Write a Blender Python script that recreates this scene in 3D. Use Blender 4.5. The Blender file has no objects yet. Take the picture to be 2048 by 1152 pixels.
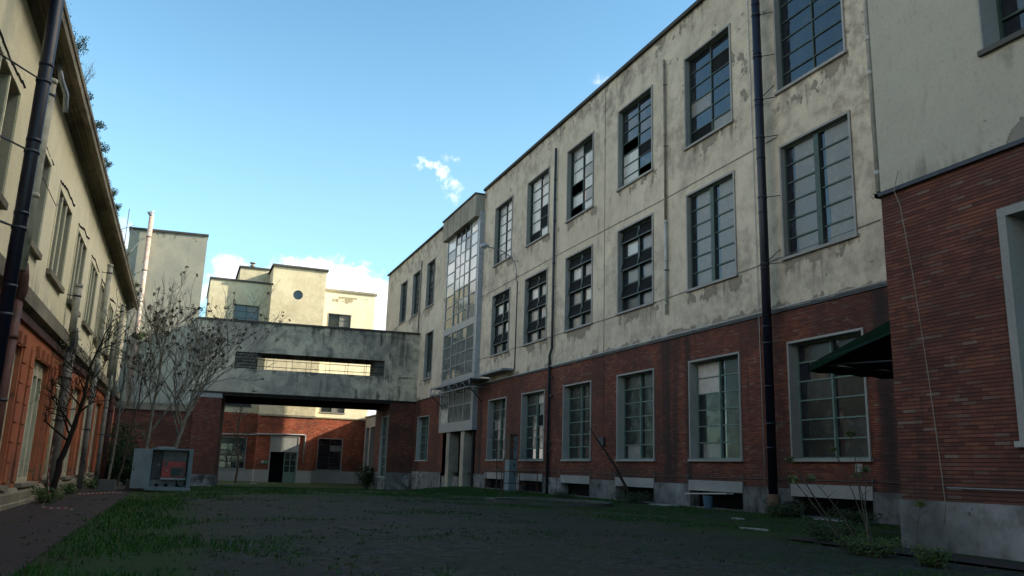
import bpy, math, random
from mathutils import Vector, Matrix
R = math.radians
SC = bpy.context.scene
COL = SC.collection

# ------------------------------------------------------------------ camera
cam = bpy.data.cameras.new("camera"); cam_o = bpy.data.objects.new("camera", cam); COL.objects.link(cam_o)
cam.sensor_width = 36.0; cam.lens = 1649.0 / 2048 * 36.0
cam.clip_start = 0.1; cam.clip_end = 3000
_u = Vector((236.0, 7426.0, -1649.0)); _u.normalize()            # world up seen from the camera
_f = Vector((-669.0, -345.0, -1649.0)); _f = (_f - _u * _f.dot(_u)).normalized()
_r = _f.cross(_u)
cam_o.matrix_world = Matrix((_r, _f, _u)).to_4x4()
cam_o.location = (0, 0, 1.0)
SC.camera = cam_o

# ------------------------------------------------------------------ light
SUN = Vector((1.0, -0.40, 0.47)).normalized()
sun = bpy.data.lights.new("sun", 'SUN'); sun.energy = 5.0; sun.angle = R(0.5); sun.color = (1.0, 0.90, 0.72)
sun_o = bpy.data.objects.new("sun", sun); COL.objects.link(sun_o)
sun_o.rotation_euler = SUN.to_track_quat('Z', 'Y').to_euler()
SC.view_settings.view_transform = 'Standard'; SC.view_settings.look = 'None'
SC.view_settings.exposure = 0.85; SC.view_settings.gamma = 1.0

# ------------------------------------------------------------------ node helper
class NT:
    def __init__(s, nt): s.nt = nt; s.N = nt.nodes; s.L = nt.links
    def node(s, t, **kw):
        n = s.N.new(t)
        for k, v in kw.items(): setattr(n, k, v)
        return n
    def put(s, sock, v):
        if v is None: return
        if hasattr(v, 'node') or isinstance(v, bpy.types.NodeSocket): s.L.new(v, sock)
        else:
            if isinstance(v, tuple) and len(v) == 3 and len(sock.default_value) == 4: v = v + (1,)
            sock.default_value = v
    def m(s, op, a, b=None, c=None, clamp=False):
        n = s.node('ShaderNodeMath', operation=op); n.use_clamp = clamp
        s.put(n.inputs[0], a); s.put(n.inputs[1], b)
        if c is not None: s.put(n.inputs[2], c)
        return n.outputs[0]
    def add(s, a, b): return s.m('ADD', a, b)
    def sub(s, a, b): return s.m('SUBTRACT', a, b)
    def mul(s, a, b): return s.m('MULTIPLY', a, b)
    def step(s, x, a, b):                      # smooth 0..1 from a to b
        n = s.node('ShaderNodeMapRange', interpolation_type='SMOOTHSTEP')
        s.put(n.inputs[0], x); n.inputs[1].default_value = a; n.inputs[2].default_value = b
        if a > b:
            n.inputs[1].default_value = b; n.inputs[2].default_value = a
            n.inputs[3].default_value = 1; n.inputs[4].default_value = 0
        return n.outputs[0]
    def pos(s): 
        if not hasattr(s, '_p'): s._p = s.node('ShaderNodeNewGeometry')
        return s._p.outputs['Position']
    def nrm(s): s.pos(); return s._p.outputs['True Normal']
    def xyz(s, v):
        n = s.node('ShaderNodeSeparateXYZ'); s.put(n.inputs[0], v); return n.outputs
    def vec(s, x, y, z):
        n = s.node('ShaderNodeCombineXYZ'); s.put(n.inputs[0], x); s.put(n.inputs[1], y); s.put(n.inputs[2], z); return n.outputs[0]
    def scale(s, v, k):
        n = s.node('ShaderNodeVectorMath', operation='MULTIPLY'); s.put(n.inputs[0], v); n.inputs[1].default_value = k; return n.outputs[0]
    def noise(s, v, sc, det=4, rough=.55, dist=0, col=False):
        n = s.node('ShaderNodeTexNoise'); s.put(n.inputs['Vector'], v); n.inputs['Scale'].default_value = sc
        n.inputs['Detail'].default_value = det; n.inputs['Roughness'].default_value = rough; n.inputs['Distortion'].default_value = dist
        return n.outputs['Color' if col else 'Fac']
    def voro(s, v, sc, feat='F1', out='Distance'):
        n = s.node('ShaderNodeTexVoronoi', feature=feat); s.put(n.inputs['Vector'], v); n.inputs['Scale'].default_value = sc
        return n.outputs[out]
    def white(s, v):
        n = s.node('ShaderNodeTexWhiteNoise', noise_dimensions='3D'); s.put(n.inputs['Vector'], v); return n.outputs['Value']
    def ramp(s, x, stops, interp='LINEAR'):
        n = s.node('ShaderNodeValToRGB'); s.put(n.inputs[0], x); r = n.color_ramp; r.interpolation = interp
        while len(r.elements) < len(stops): r.elements.new(.5)
        for e, (p, c) in zip(r.elements, stops):
            e.position = p; e.color = (c, c, c, 1) if not isinstance(c, tuple) else c + (1,)
        return n.outputs[0]
    def mix(s, f, a, b, mode='MIX'):
        n = s.node('ShaderNodeMix', data_type='RGBA', blend_type=mode); n.clamp_factor = True
        s.put(n.inputs[0], f); s.put(n.inputs[6], a); s.put(n.inputs[7], b); return n.outputs[2]
    def mixf(s, f, a, b):
        n = s.node('ShaderNodeMix', data_type='FLOAT'); s.put(n.inputs[0], f); s.put(n.inputs[2], a); s.put(n.inputs[3], b); return n.outputs[0]
    def bump(s, h, st=.3, d=.01):
        n = s.node('ShaderNodeBump'); s.put(n.inputs['Height'], h); n.inputs['Strength'].default_value = st; n.inputs['Distance'].default_value = d
        return n.outputs[0]

MATS = {}
def material(name):
    m = bpy.data.materials.new(name); m.use_nodes = True; nt = NT(m.node_tree)
    b = m.node_tree.nodes['Principled BSDF']; MATS[name] = m
    return m, nt, b
def fin(nt, b, col, rough=.85, bump=None, spec=.3, metal=0):
    nt.put(b.inputs['Base Color'], col); nt.put(b.inputs['Roughness'], rough)
    b.inputs['Specular IOR Level'].default_value = spec; b.inputs['Metallic'].default_value = metal
    if bump is not None: nt.L.new(bump, b.inputs['Normal'])

# ------------------------------------------------------------------ sky
w = bpy.data.worlds.new("World"); SC.world = w; w.use_nodes = True
W = NT(w.node_tree); bg = w.node_tree.nodes['Background']
sky = W.node('ShaderNodeTexSky', sky_type='NISHITA'); sky.sun_disc = False
sky.sun_elevation = math.asin(SUN.z); sky.sun_rotation = math.atan2(SUN.x, SUN.y)
sky.air_density = 1.0; sky.dust_density = 0.6; sky.ozone_density = 1.2; sky.altitude = 100
d = W.node('ShaderNodeTexCoord').outputs['Generated']
x, y, z = W.xyz(d)
el = W.mul(W.m('ARCSINE', z), 57.2958)
az = W.mul(W.m('ARCTAN2', x, y), 57.2958)
ae = W.vec(az, el, 0.0)
wob = W.noise(ae, .35, 6, .6); wob2 = W.noise(W.scale(ae, (1, 2.2, 1)), .22, 8, .62)
wz = W.xyz(W.noise(ae, .9, 6, .62, 0, True))
azw = W.add(az, W.mul(W.sub(wz[0], .5), 2.6)); elw = W.add(el, W.mul(W.sub(wz[1], .5), 2.2))
def puff(a0, e0, ra, re, k=1.0):
    dx = W.mul(W.sub(azw, a0), 1 / ra); dy = W.mul(W.sub(elw, e0), 1 / re)
    d2 = W.m('SQRT', W.add(W.mul(dx, dx), W.mul(dy, dy)))
    return W.mul(W.m('SUBTRACT', 1.0, d2, clamp=True), k)
def mx(l):
    o = l[0]
    for q in l[1:]: o = W.m('MAXIMUM', o, q)
    return o
bank = mx([puff(8.5, 10.8, 6.5, 4.2), puff(5.5, 11.2, 3.2, 3.4), puff(2.0, 11.6, 3.2, 2.6, .75), puff(14, 7, 6, 6), puff(9, 5, 14, 6), puff(-5.4, 13.2, 3.2, 2.4, .6), puff(12.6, 9.5, 3, 4)])
bank = W.step(W.mul(W.add(bank, W.mul(W.sub(W.noise(ae, .45, 9, .66, .6), .5), 2.0)), W.step(bank, 0.0, .30)), .14, .60)
wisp = mx([puff(14.0, 20.6, .6, .5, .8), puff(14.6, 20.85, .8, .45), puff(15.3, 20.75, .9, .45), puff(16.0, 20.3, .95, .65), puff(16.6, 19.5, .72, .95, .9), puff(17.0, 18.7, .7, 1.0, .65), puff(16.5, 21.3, .9, .45, .5), puff(18.2, 17.7, 1.8, .8, .6), puff(27.5, 26.7, 1.4, .8, .55)])
wisp = W.mul(W.mul(W.step(W.add(wisp, W.mul(W.sub(W.noise(ae, 1.3, 9, .66, .8), .5), 1.3)), .05, 1.15), .85), W.step(wisp, 0.0, .45))
far_cl = W.step(W.add(wob2, W.mul(W.step(el, 75, 10), .10)), .47, .60)          # scattered clouds put in outside the view
low = W.step(el, 46, 26)
side_a = W.mul(W.step(az, 48, 72), W.step(az, 150, 118))                     # unseen bright cloud added on the sun's side to light the left building
side_b = W.m('MAXIMUM', W.mul(W.mul(W.step(az, -50, -64), W.step(az, -150, -120)), low), W.mul(W.mul(W.step(az, -12, -18), W.step(az, -32, -27)), W.step(el, 34, 20)))      # low left clouds out of view, shaped for factory light and pane reflections
away = W.m('MAXIMUM', side_a, side_b)
cl = W.m('MAXIMUM', W.m('MAXIMUM', bank, wisp), W.mul(far_cl, away))
skyc = W.mix(1.0, sky.outputs[0], (0.80, 1.13, 1.12), 'MULTIPLY')
pale = W.step(el, 34, 6)
skyc = W.mix(W.mul(pale, .22), skyc, (4.0, 5.6, 6.3))
cloudc = W.mix(W.step(wob, .35, .6), (4.2, 4.6, 5.0), (5.6, 5.7, 5.8))
cloudc = W.mix(away, cloudc, W.mix(side_a, W.mix(W.step(wob2, .5, .75), (7.6, 7.1, 6.5), (5.6, 5.3, 5.0)), (34.0, 29.5, 23.5)))
W.put(bg.inputs[0], W.mix(cl, skyc, cloudc)); bg.inputs[1].default_value = 0.15

# ------------------------------------------------------------------ mesh builder and tags
ORG = {}
class MB:
    def __init__(s): s.v = []; s.f = []; s.mi = []; s.smooth = []
    def face(s, pts, mi=0, sm=False):
        i = len(s.v); s.v += [tuple(p) for p in pts]; s.f.append(tuple(range(i, i + len(pts)))); s.mi.append(mi); s.smooth.append(sm)
    def hexa(s, p, mi=0):                  # p: 8 points, bottom ring then top ring
        i = len(s.v); s.v += [tuple(q) for q in p]
        for a in ((3, 2, 1, 0), (4, 5, 6, 7), (0, 1, 5, 4), (1, 2, 6, 5), (2, 3, 7, 6), (3, 0, 4, 7)):
            s.f.append(tuple(i + k for k in a)); s.mi.append(mi); s.smooth.append(False)
    def box(s, x0, x1, y0, y1, z0, z1, mi=0):
        s.hexa([(x0, y0, z0), (x1, y0, z0), (x1, y1, z0), (x0, y1, z0), (x0, y0, z1), (x1, y0, z1), (x1, y1, z1), (x0, y1, z1)], mi)
    def tube(s, path, rad, n=8, mi=0, cap=True):
        path = [Vector(p) for p in path]
        if not isinstance(rad, (list, tuple)): rad = [rad] * len(path)
        i0 = len(s.v); ref = None
        for k, p in enumerate(path):
            t = (path[min(k + 1, len(path) - 1)] - path[max(k - 1, 0)]).normalized()
            if ref is None: ref = t.orthogonal().normalized()
            ref = (ref - t * ref.dot(t)).normalized(); b = t.cross(ref)
            for j in range(n):
                a = 2 * math.pi * j / n
                s.v.append(tuple(p + (ref * math.cos(a) + b * math.sin(a)) * rad[k]))
        for k in range(len(path) - 1):
            for j in range(n):
                a = i0 + k * n + j; b2 = i0 + k * n + (j + 1) % n
                s.f.append((a, b2, b2 + n, a + n)); s.mi.append(mi); s.smooth.append(True)
        if cap:
            s.f.append(tuple(i0 + j for j in reversed(range(n)))); s.mi.append(mi); s.smooth.append(False)
            e = i0 + (len(path) - 1) * n
            s.f.append(tuple(e + j for j in range(n))); s.mi.append(mi); s.smooth.append(False)
    def build(s, name, mat, parent=None):
        me = bpy.data.meshes.new(name)
        o0 = ORG.get(parent.name, Vector((0, 0, 0))) if parent else Vector((0, 0, 0))
        me.from_pydata([(a - o0.x, b - o0.y, c - o0.z) for a, b, c in s.v], [], s.f)
        mats = mat if isinstance(mat, list) else [mat]
        for m in mats: me.materials.append(m if not isinstance(m, str) else MATS[m])
        me.polygons.foreach_set('material_index', s.mi); me.polygons.foreach_set('use_smooth', s.smooth)
        me.update()
        o = bpy.data.objects.new(name, me); COL.objects.link(o)
        if parent: o.parent = parent
        ORG[o.name] = o0
        return o
def thing(name, label, cat, loc=(0, 0, 0), group=None):
    o = bpy.data.objects.new(name, None); COL.objects.link(o); o.location = loc; ORG[o.name] = Vector(loc)
    o.empty_display_size = .3
    return tag(o, label, cat, group)
def tag(o, label, cat, group=None):
    o['label'] = label; o['category'] = cat
    if group: o['group'] = group
    return o
def kind(o, k): o['kind'] = k; return o
def recentre(o, loc):                      # give a one-mesh thing an origin at its base
    loc = Vector(loc); o.data.transform(Matrix.Translation(-loc)); o.location = loc; return o

class Frame:                               # u along the wall, z up, w out of the wall
    def __init__(s, o, u, n): s.o = Vector((o[0], o[1], 0)); s.u = Vector((u[0], u[1], 0)).normalized(); s.n = Vector((n[0], n[1], 0)).normalized()
    def p(s, u, w, z): q = s.o + s.u * u + s.n * w; return (q.x, q.y, z)
    def box(s, mb, u0, u1, w0, w1, z0, z1, mi=0):
        mb.hexa([s.p(u0, w0, z0), s.p(u1, w0, z0), s.p(u1, w1, z0), s.p(u0, w1, z0), s.p(u0, w0, z1), s.p(u1, w0, z1), s.p(u1, w1, z1), s.p(u0, w1, z1)], mi)
    def quad(s, mb, u0, u1, z0, z1, w=0, mi=0):
        mb.face([s.p(u0, w, z0), s.p(u1, w, z0), s.p(u1, w, z1), s.p(u0, w, z1)], mi)
    def wall(s, mb, u0, u1, z0, z1, holes=(), w=0, depth=0, mi=0, back=0):
        us = sorted({u0, u1} | {min(max(h[k], u0), u1) for h in holes for k in (0, 1)})
        zs = sorted({z0, z1} | {min(max(h[k], z0), z1) for h in holes for k in (2, 3)})
        for a, b in zip(us, us[1:]):
            for c, e in zip(zs, zs[1:]):
                mu, mz = (a + b) / 2, (c + e) / 2
                if any(h[0] < mu < h[1] and h[2] < mz < h[3] for h in holes): continue
                s.quad(mb, a, b, c, e, w, mi)
                if back: s.quad(mb, a, b, c, e, w - back, mi)
        if depth:
            for h in holes:
                a, b, c, e = h[:4]; d = depth
                for q in ([(a, w, c), (a, w - d, c), (a, w - d, e), (a, w, e)], [(b, w, c), (b, w - d, c), (b, w - d, e), (b, w, e)],
                          [(a, w, e), (b, w, e), (b, w - d, e), (a, w - d, e)], [(a, w, c), (b, w, c), (b, w - d, c), (a, w - d, c)]):
                    mb.face([s.p(*k) for k in q], mi)

FR = Frame((16.5, 0), (0, 1), (-1, 0))      # long right-hand facade
NB = Frame((11.0, 0), (0, 1), (-1, 0))      # nearer block on the right
LB = Frame((-3.42, 0), (0, 1), (1, 0))      # left building
_a = R(-5.99)
BR = Frame((.3, 63.5), (math.cos(_a), math.sin(_a)), (math.sin(_a), -math.cos(_a)))   # bridge and tower
BKL = Frame((0, 83.5), (1, 0), (0, -1)); BKM = Frame((0, 81.9), (1, 0), (0, -1))

# ------------------------------------------------------------------ materials
def plaster(name, base, base2, grey, mott=.5, streak=.5, peel=.62, zone=None, szone=None, fine=1.0, black=(.035, .035, .032), zz_=None):
    m, n, b = material(name); P = n.pos()
    big = n.noise(P, .33, 5, .6); mid = n.noise(P, 1.7, 6, .62); fin_ = n.noise(P, 14, 5, .65)
    c = n.mix(n.step(big, .38, .62), base, base2)
    dens = n.add(n.step(n.noise(P, .13, 3, .5), .40, .62), n.mul(zz_(n, P), .6)) if zz_ else n.step(n.noise(P, .13, 3, .5), .36, .60)
    mm_ = n.add(n.add(n.mul(mid, .45), n.mul(n.noise(P, .8, 4, .6), .30)), n.mul(n.noise(P, 5.0, 6, .7), .25))
    c = n.mix(n.mul(n.mul(n.step(mm_, .42, .62), mott), n.add(n.mul(dens, .75), .25)), c, grey)
    c = n.mix(n.mul(n.step(n.noise(n.scale(P, (1, 1, .35)), 3.1, 6, .75), .55, .72), mott * .45), c, tuple(k * .6 for k in grey))
    c = n.mix(n.mul(n.step(fin_, .5, .75), .22), c, black)
    c = n.mix(n.mul(n.step(n.noise(P, 5.5, 5, .7), .36, .20), .45), c, tuple(min(.8, k * 1.35) for k in base))
    st = n.noise(n.scale(P, (3.2, 3.2, .16)), 1.0, 6, .68)
    sz = szone(n, P) if szone else 0.0
    patchy = n.step(n.noise(P, .9, 4, .6), .34, .60)
    sm = n.step(n.add(st, n.mul(n.mul(sz, patchy), .26)), .62, .90)
    c = n.mix(n.mul(sm, streak), c, black)
    pz = zone(n, P) if zone else 0.0
    pn = n.add(n.noise(P, 1.15, 9, .66), n.mul(n.mul(pz, n.step(n.noise(P, .55, 3, .5), .30, .62)), .26))
    pm = n.step(pn, peel, peel + .012)
    c = n.mix(pm, c, n.mix(n.noise(P, 4, 3), tuple(k * .72 for k in grey), grey))
    rim = n.mul(n.step(pn, peel - .018, peel), n.step(pn, peel + .02, peel + .002))
    c = n.mix(n.mul(rim, .6), c, black)
    h = n.add(n.mul(fin_, .5), n.mul(n.step(pn, peel + .01, peel - .005), 1.0))
    h = n.add(h, n.mul(mid, .7))
    fin(n, b, c, .92, n.bump(h, .55 * fine, .02), .15)
    return m

def fr_zone(n, P):
    x, y, z = n.xyz(P)
    uu = n.m('FRACT', n.m('DIVIDE', n.sub(y, 16.45), 5.17))
    inw = n.mul(n.step(uu, 0.0, .03), n.step(uu, .66, .60))
    o = None
    for s in (12.95, 7.5):
        q = n.mul(n.step(z, s - .75, s - .05), n.m('LESS_THAN', z, s)); q = n.mul(q, inw)
        o = q if o is None else n.m('MAXIMUM', o, q)
    o = n.m('MAXIMUM', o, n.step(z, 6.48, 6.02))
    o = n.m('MAXIMUM', o, n.mul(n.step(z, 16.9, 18.6), .55))
    near = n.mul(n.step(y, 34, 15), n.step(z, 9.5, 15))
    o = n.m('MAXIMUM', o, n.mul(near, .35))
    return o
def fr_streak(n, P):
    x, y, z = n.xyz(P)
    uu = n.m('FRACT', n.m('DIVIDE', n.sub(y, 16.45), 5.17))
    inw = n.mul(n.step(uu, 0.0, .04), n.step(uu, .66, .58)); o = None
    for s in (12.95, 7.5):
        q = n.mul(n.mul(n.step(z, s - 1.5, s - .1), n.m('LESS_THAN', z, s)), inw)
        o = q if o is None else n.m('MAXIMUM', o, q)
    for yc, wd, zt in ((26.13, .28, 7.1), (36.5, .25, 7.3), (31.9, .2, 12.9), (42.3, .6, 6.9)):
        g = n.step(n.m('ABSOLUTE', n.sub(y, yc)), wd * 1.5, 0.0)
        o = n.m('MAXIMUM', o, n.mul(g, n.m('LESS_THAN', z, zt)))
    return n.m('MAXIMUM', o, n.mul(n.step(z, 16.6, 18.6), .8))
CREAM = (.50, .475, .33); GREYP = (.23, .215, .18)
plaster('factory_plaster', (.535, .472, .37), (.465, .408, .32), (.265, .232, .188), .92, .70, .665, fr_zone, fr_streak, black=(.07, .063, .052), zz_=lambda n, P: n.m('MAXIMUM', n.mul(n.step(n.xyz(P)[1], 36, 16), n.step(n.xyz(P)[2], 9, 14)), n.step(n.xyz(P)[2], 16.2, 17.8)))
def nb_zone(n, P):
    x, y, z = n.xyz(P)
    return n.mul(n.step(z, 6.9, 6.0), n.step(y, 9.6, 7.4))
def nb_streak(n, P):
    x, y, z = n.xyz(P)
    return n.m('MAXIMUM', n.mul(n.step(z, 6.6, 6.0), 1.0), n.mul(n.mul(n.step(z, 6.9, 7.5), n.m('LESS_THAN', z, 7.5)), n.step(y, 8.6, 8.2)))
plaster('near_plaster', (.36, .335, .275), (.40, .37, .30), (.25, .23, .195), .6, .5, .70, nb_zone, nb_streak, .5)
def br_streak(n, P):
    x, y, z = n.xyz(P)
    return n.m('MAXIMUM', n.mul(n.step(z, 9.3, 11.1), 1.0), n.mul(n.step(x, 3, 12), .8))
def br_zone(n, P):
    x, y, z = n.xyz(P)
    o = n.mul(n.step(z, 7.2, 7.7), n.m('LESS_THAN', z, 7.76))
    return n.m('MAXIMUM', n.mul(o, .8), n.mul(n.step(z, 10.6, 10.8), .6))
plaster('bridge_plaster', (.50, .445, .335), (.30, .272, .225), (.15, .145, .13), .60, .95, .69, br_zone, br_streak, black=(.05, .048, .045), zz_=lambda n, P: n.step(n.xyz(P)[0], 1.5, 7))
def tw_streak(n, P):
    x, y, z = n.xyz(P); return n.m('MAXIMUM', n.mul(n.step(z, 15.8, 17.4), .6), n.step(z, 6.2, 4.6))
def tw_zone(n, P):
    x, y, z = n.xyz(P); return n.mul(n.step(z, 15.6, 17.4), .5)
plaster('tower_plaster', (.36, .345, .27), (.30, .29, .24), (.25, .245, .215), .8, .6, .69, tw_zone, tw_streak)
def bk_zone(n, P):
    x, y, z = n.xyz(P)
    o = n.mul(n.step(z, 17.0, 17.4), n.m('LESS_THAN', z, 17.9)); o = n.mul(o, n.step(x, 11.5, 12.3))
    return n.m('MAXIMUM', n.mul(o, .85), n.mul(n.mul(n.step(z, 14.0, 14.6), n.step(z, 15.8, 15.2)), .25))
def bk_streak(n, P):
    x, y, z = n.xyz(P); return n.mul(n.step(z, 16.9, 18.6), .5)
plaster('back_plaster', (.60, .535, .37), (.53, .46, .31), (.30, .26, .17), .6, .3, .70, bk_zone, bk_streak)
plaster('bright_plaster', (.74, .68, .50), (.70, .64, .46), (.38, .32, .19), .25, .2, .72, bk_zone, bk_streak)
def lb_streak(n, P):
    x, y, z = n.xyz(P)
    return n.m('MAXIMUM', n.step(z, 8.0, 9.2), n.mul(n.step(z, 5.4, 4.6), .9))
plaster('ochre_plaster', (.74, .68, .49), (.70, .63, .43), (.50, .44, .31), .35, .45, .76, None, lb_streak, .5)
def or_zone(n, P):
    x, y, z = n.xyz(P); return n.step(z, 1.1, .25)
def or_streak(n, P):
    x, y, z = n.xyz(P); return n.step(z, 2.2, .0)
plaster('orange_plaster', (.40, .135, .06), (.33, .10, .05), (.24, .13, .08), .55, .75, .66, or_zone, or_streak, .7)
plaster('pale_infill', (.56, .52, .37), (.46, .41, .29), (.26, .20, .14), .6, .7, .74, or_zone, or_streak, .5)
plaster('plinth_concrete', (.25, .25, .25), (.13, .135, .135), (.06, .062, .058), 1.0, 1.0, .66, None, lambda n, P: n.step(n.xyz(P)[2], .7, -.2), black=(.03, .03, .03), zz_=lambda n, P: 1.0)
plaster('shaded_reveal_plaster', (.34, .32, .24), (.30, .28, .21), (.2, .19, .15), .4, .5, .8)  # greyer render; also paints in shade on mullion sides and reveals
plaster('pale_concrete', (.30, .30, .285), (.24, .24, .23), (.20, .20, .19), .6, .7, .80)
plaster('dark_concrete', (.115, .11, .095), (.08, .078, .07), (.05, .05, .045), .6, .6, .75)
plaster('cornice_concrete', (.27, .235, .17), (.18, .155, .115), (.05, .046, .038), .7, .7, .72)
plaster('cornice_light', (.30, .28, .23), (.24, .22, .18), (.12, .11, .1), .6, .6, .8)
plaster('weathered_coping', (.075, .072, .065), (.05, .05, .046), (.03, .03, .028), .6, .6, .8)
plaster('light_coping', (.34, .30, .2), (.27, .24, .17), (.12, .11, .09), .7, .6, .8)

def brick(name, bl=.25, bh=.0605, tint=(1, 1, 1), grey=.14, stains=(), mort_shade=(.016, .013, .012)):
    m, n, b = material(name); P = n.pos(); x, y, z = n.xyz(P)
    nx = n.m('ABSOLUTE', n.xyz(n.nrm())[0]); sel = n.m('GREATER_THAN', nx, .5)
    u = n.mixf(sel, x, y)
    row = n.m('FLOOR', n.mul(z, 1 / bh)); fz = n.m('FRACT', n.mul(z, 1 / bh))
    off = n.mul(n.m('MODULO', n.m('ABSOLUTE', row), 2.0), .5)
    uu = n.add(n.add(n.mul(u, 1 / bl), off), n.mul(n.white(n.vec(row, 3.0, 1.0)), .12))
    col = n.m('FLOOR', uu); fu = n.m('FRACT', uu)
    rnd = n.white(n.vec(col, row, 7.0)); rnd2 = n.white(n.vec(row, col, 2.0))
    t = lambda c: tuple(c[i] * tint[i] for i in range(3))
    c = n.ramp(rnd, [(0, t((.105, .040, .029))), (.25, t((.150, .050, .031))), (.55, t((.190, .064, .038))), (.80, t((.230, .082, .048))), (1 - grey, t((.135, .046, .032))), (1.0, t((.22, .145, .105)))])
    c = n.mix(n.mul(n.step(n.noise(P, .8, 5, .6), .42, .66), .55), c, t((.10, .042, .032)))
    c = n.mix(n.mul(n.step(n.noise(P, .28, 6, .65), .47, .62), .6), c, t((.055, .030, .026)))
    c = n.mix(n.mul(n.step(n.noise(n.scale(P, (1, 1, .5)), 1.6, 6, .7), .36, .26), .35), c, t((.30, .105, .052)))
    c = n.mix(n.mul(n.step(n.noise(P, 2.6, 6, .7), .60, .74), .35), c, (.26, .21, .16))
    st = n.noise(n.scale(P, (2.5, 2.5, .12)), 1.0, 6, .7)
    c = n.mix(n.mul(n.step(st, .56, .74), .55), c, (.028, .022, .02))
    for yc, wd in stains:
        g = n.step(n.m('ABSOLUTE', n.sub(y, yc)), wd, 0.0)
        g = n.mul(g, n.step(n.add(st, n.mul(g, .3)), .55, .8))
        c = n.mix(n.mul(g, .85), c, (.02, .018, .017))
    c = n.mix(n.mul(n.step(z, 1.5, .75), .35), c, (.05, .035, .03))
    mm = n.m('MAXIMUM', n.m('LESS_THAN', fz, .20), n.mul(n.m('LESS_THAN', fu, .025), .3))
    c = n.mix(mm, c, mort_shade)  # near-black mortar colour includes the shadow in deep raked bed joints
    h = n.add(n.mul(n.sub(1.0, mm), 1.0), n.add(n.mul(rnd2, .35), n.mul(n.noise(P, 40, 3), .3)))
    fin(n, b, c, .85, n.bump(h, .7, .012), .2)
brick('factory_brick', tint=(.88, .84, .84), stains=((26.1, 1.0), (24.9, .5), (36.9, .5), (46.9, .9), (61.0, 1.4), (16.0, .7)))
brick('near_brick', tint=(.80, .86, .92), grey=.14)
brick('back_brick', bh=.075, tint=(1.9, 1.45, 1.2))

def simple(name, col, rough=.6, spec=.3, metal=0, var=.25, sc=6, col2=None, thr=(.5, .7), bump=.15):
    m, n, b = material(name); P = n.pos()
    nz = n.noise(P, sc, 5, .65)
    c = n.mix(n.mul(n.step(nz, .35, .7), var), col, tuple(k * .35 for k in col))
    if col2: c = n.mix(n.step(n.noise(P, sc * .6, 7, .7), *thr), c, col2)
    fin(n, b, c, n.mixf(nz, rough * .8, min(1, rough * 1.2)), n.bump(n.noise(P, sc * 4, 3), bump, .01), spec, metal)
    return m
simple('green_steel', (.032, .062, .050), .55, .4, 0, .5, 5, (.10, .05, .03), (.68, .76))
simple('pale_green_steel', (.12, .185, .16), .6, .3, 0, .5, 5, (.07, .05, .035), (.66, .76))
simple('dark_green_steel', (.012, .030, .026), .5, .4, 0, .4, 5)
simple('white_steel', (.25, .255, .25), .5, .4, 0, .35, 5, (.16, .12, .09), (.68, .78))
simple('grey_steel', (.20, .215, .235), .5, .4, 0, .4, 4)
simple('galvanised', (.33, .35, .38), .45, .5, .3, .4, 4)
simple('dark_steel', (.035, .04, .05), .5, .4, .2, .5, 5, (.08, .035, .018), (.62, .75))
simple('rusty_steel', (.06, .05, .045), .7, .2, 0, .5, 6, (.12, .045, .018), (.42, .62))
simple('black_enamel', (.0065, .0085, .020), .42, .35, 0, .45, 3, (.03, .022, .018), (.66, .8))
simple('old_pipe', (.22, .19, .15), .7, .25, 0, .5, 4, (.12, .06, .035), (.58, .7))
simple('pale_pipe', (.40, .40, .37), .6, .3, 0, .35, 4, (.22, .20, .17), (.6, .72))
simple('fibre_pipe', (.36, .345, .28), .8, .2, 0, .5, 3, (.17, .16, .13), (.52, .7))
simple('dirty_pipe', (.19, .18, .155), .8, .2, 0, .6, 3, (.08, .075, .065), (.5, .68))
simple('red_pipe', (.10, .040, .030), .6, .3, 0, .6, 3, (.04, .025, .02), (.5, .65))
simple('pink_pipe', (.40, .30, .25), .7, .25, 0, .4, 3, (.42, .40, .37), (.5, .56))
simple('cable', (.10, .10, .095), .6)
simple('white_conduit', (.36, .37, .37), .6)
simple('cabinet_paint', (.13, .17, .19), .5, .4, 0, .4, 3, (.14, .15, .14), (.6, .75))
simple('cabinet_inside', (.15, .15, .14), .6, .3, 0, .4, 4)
simple('cabinet_brown', (.10, .085, .08), .6, .3, 0, .3, 4)
simple('machine_red', (.36, .014, .010), .4, .5, 0, .3, 5)
simple('dark_void', (.008, .009, .010), .8, .1)
simple('green_canvas', (.004, .020, .011), .9, .1, 0, .5, 9)
simple('clay', (.13, .085, .06), .9, .1, 0, .5, 5)
simple('rubber', (.012, .012, .013), .8, .2)
simple('blue_plastic', (.05, .10, .16), .5, .4)
simple('paper', (.26, .26, .25), .9, .1)
simple('red_tape', (.20, .02, .015), .6)
simple('sign_green', (.012, .14, .07), .5)
simple('board', (.46, .44, .40), .8, .15, 0, .3, 4)
simple('wood_bark', (.075, .060, .048), .95, .1, 0, .6, 9, (.13, .12, .10), (.55, .7), .5)
simple('dark_bark', (.022, .017, .014), .95, .1, 0, .5, 9, bump=.5)
simple('pale_bark', (.23, .205, .16), .9, .1, 0, .5, 8, (.05, .045, .035), (.55, .68), .4)
simple('seed_brown', (.050, .038, .024), .95, .05, 0, .5, 12)
simple('roof_dark', (.035, .028, .026), .9, .1, 0, .5, 3)
simple('rail_dark', (.02, .02, .022), .6)

def leafmat(name, c1, c2):
    m, n, b = material(name); P = n.pos()
    c = n.mix(n.noise(P, 5, 3), c1, c2); c = n.mix(n.mul(n.white(n.scale(P, (1, 1, 1))), .25), c, c2)
    fin(n, b, c, .7, None, .2)
leafmat('weed_leaf', (.022, .045, .010), (.05, .075, .02))
leafmat('dark_leaf', (.012, .028, .010), (.03, .05, .015))
leafmat('olive_leaf', (.05, .065, .02), (.09, .09, .035))

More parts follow.
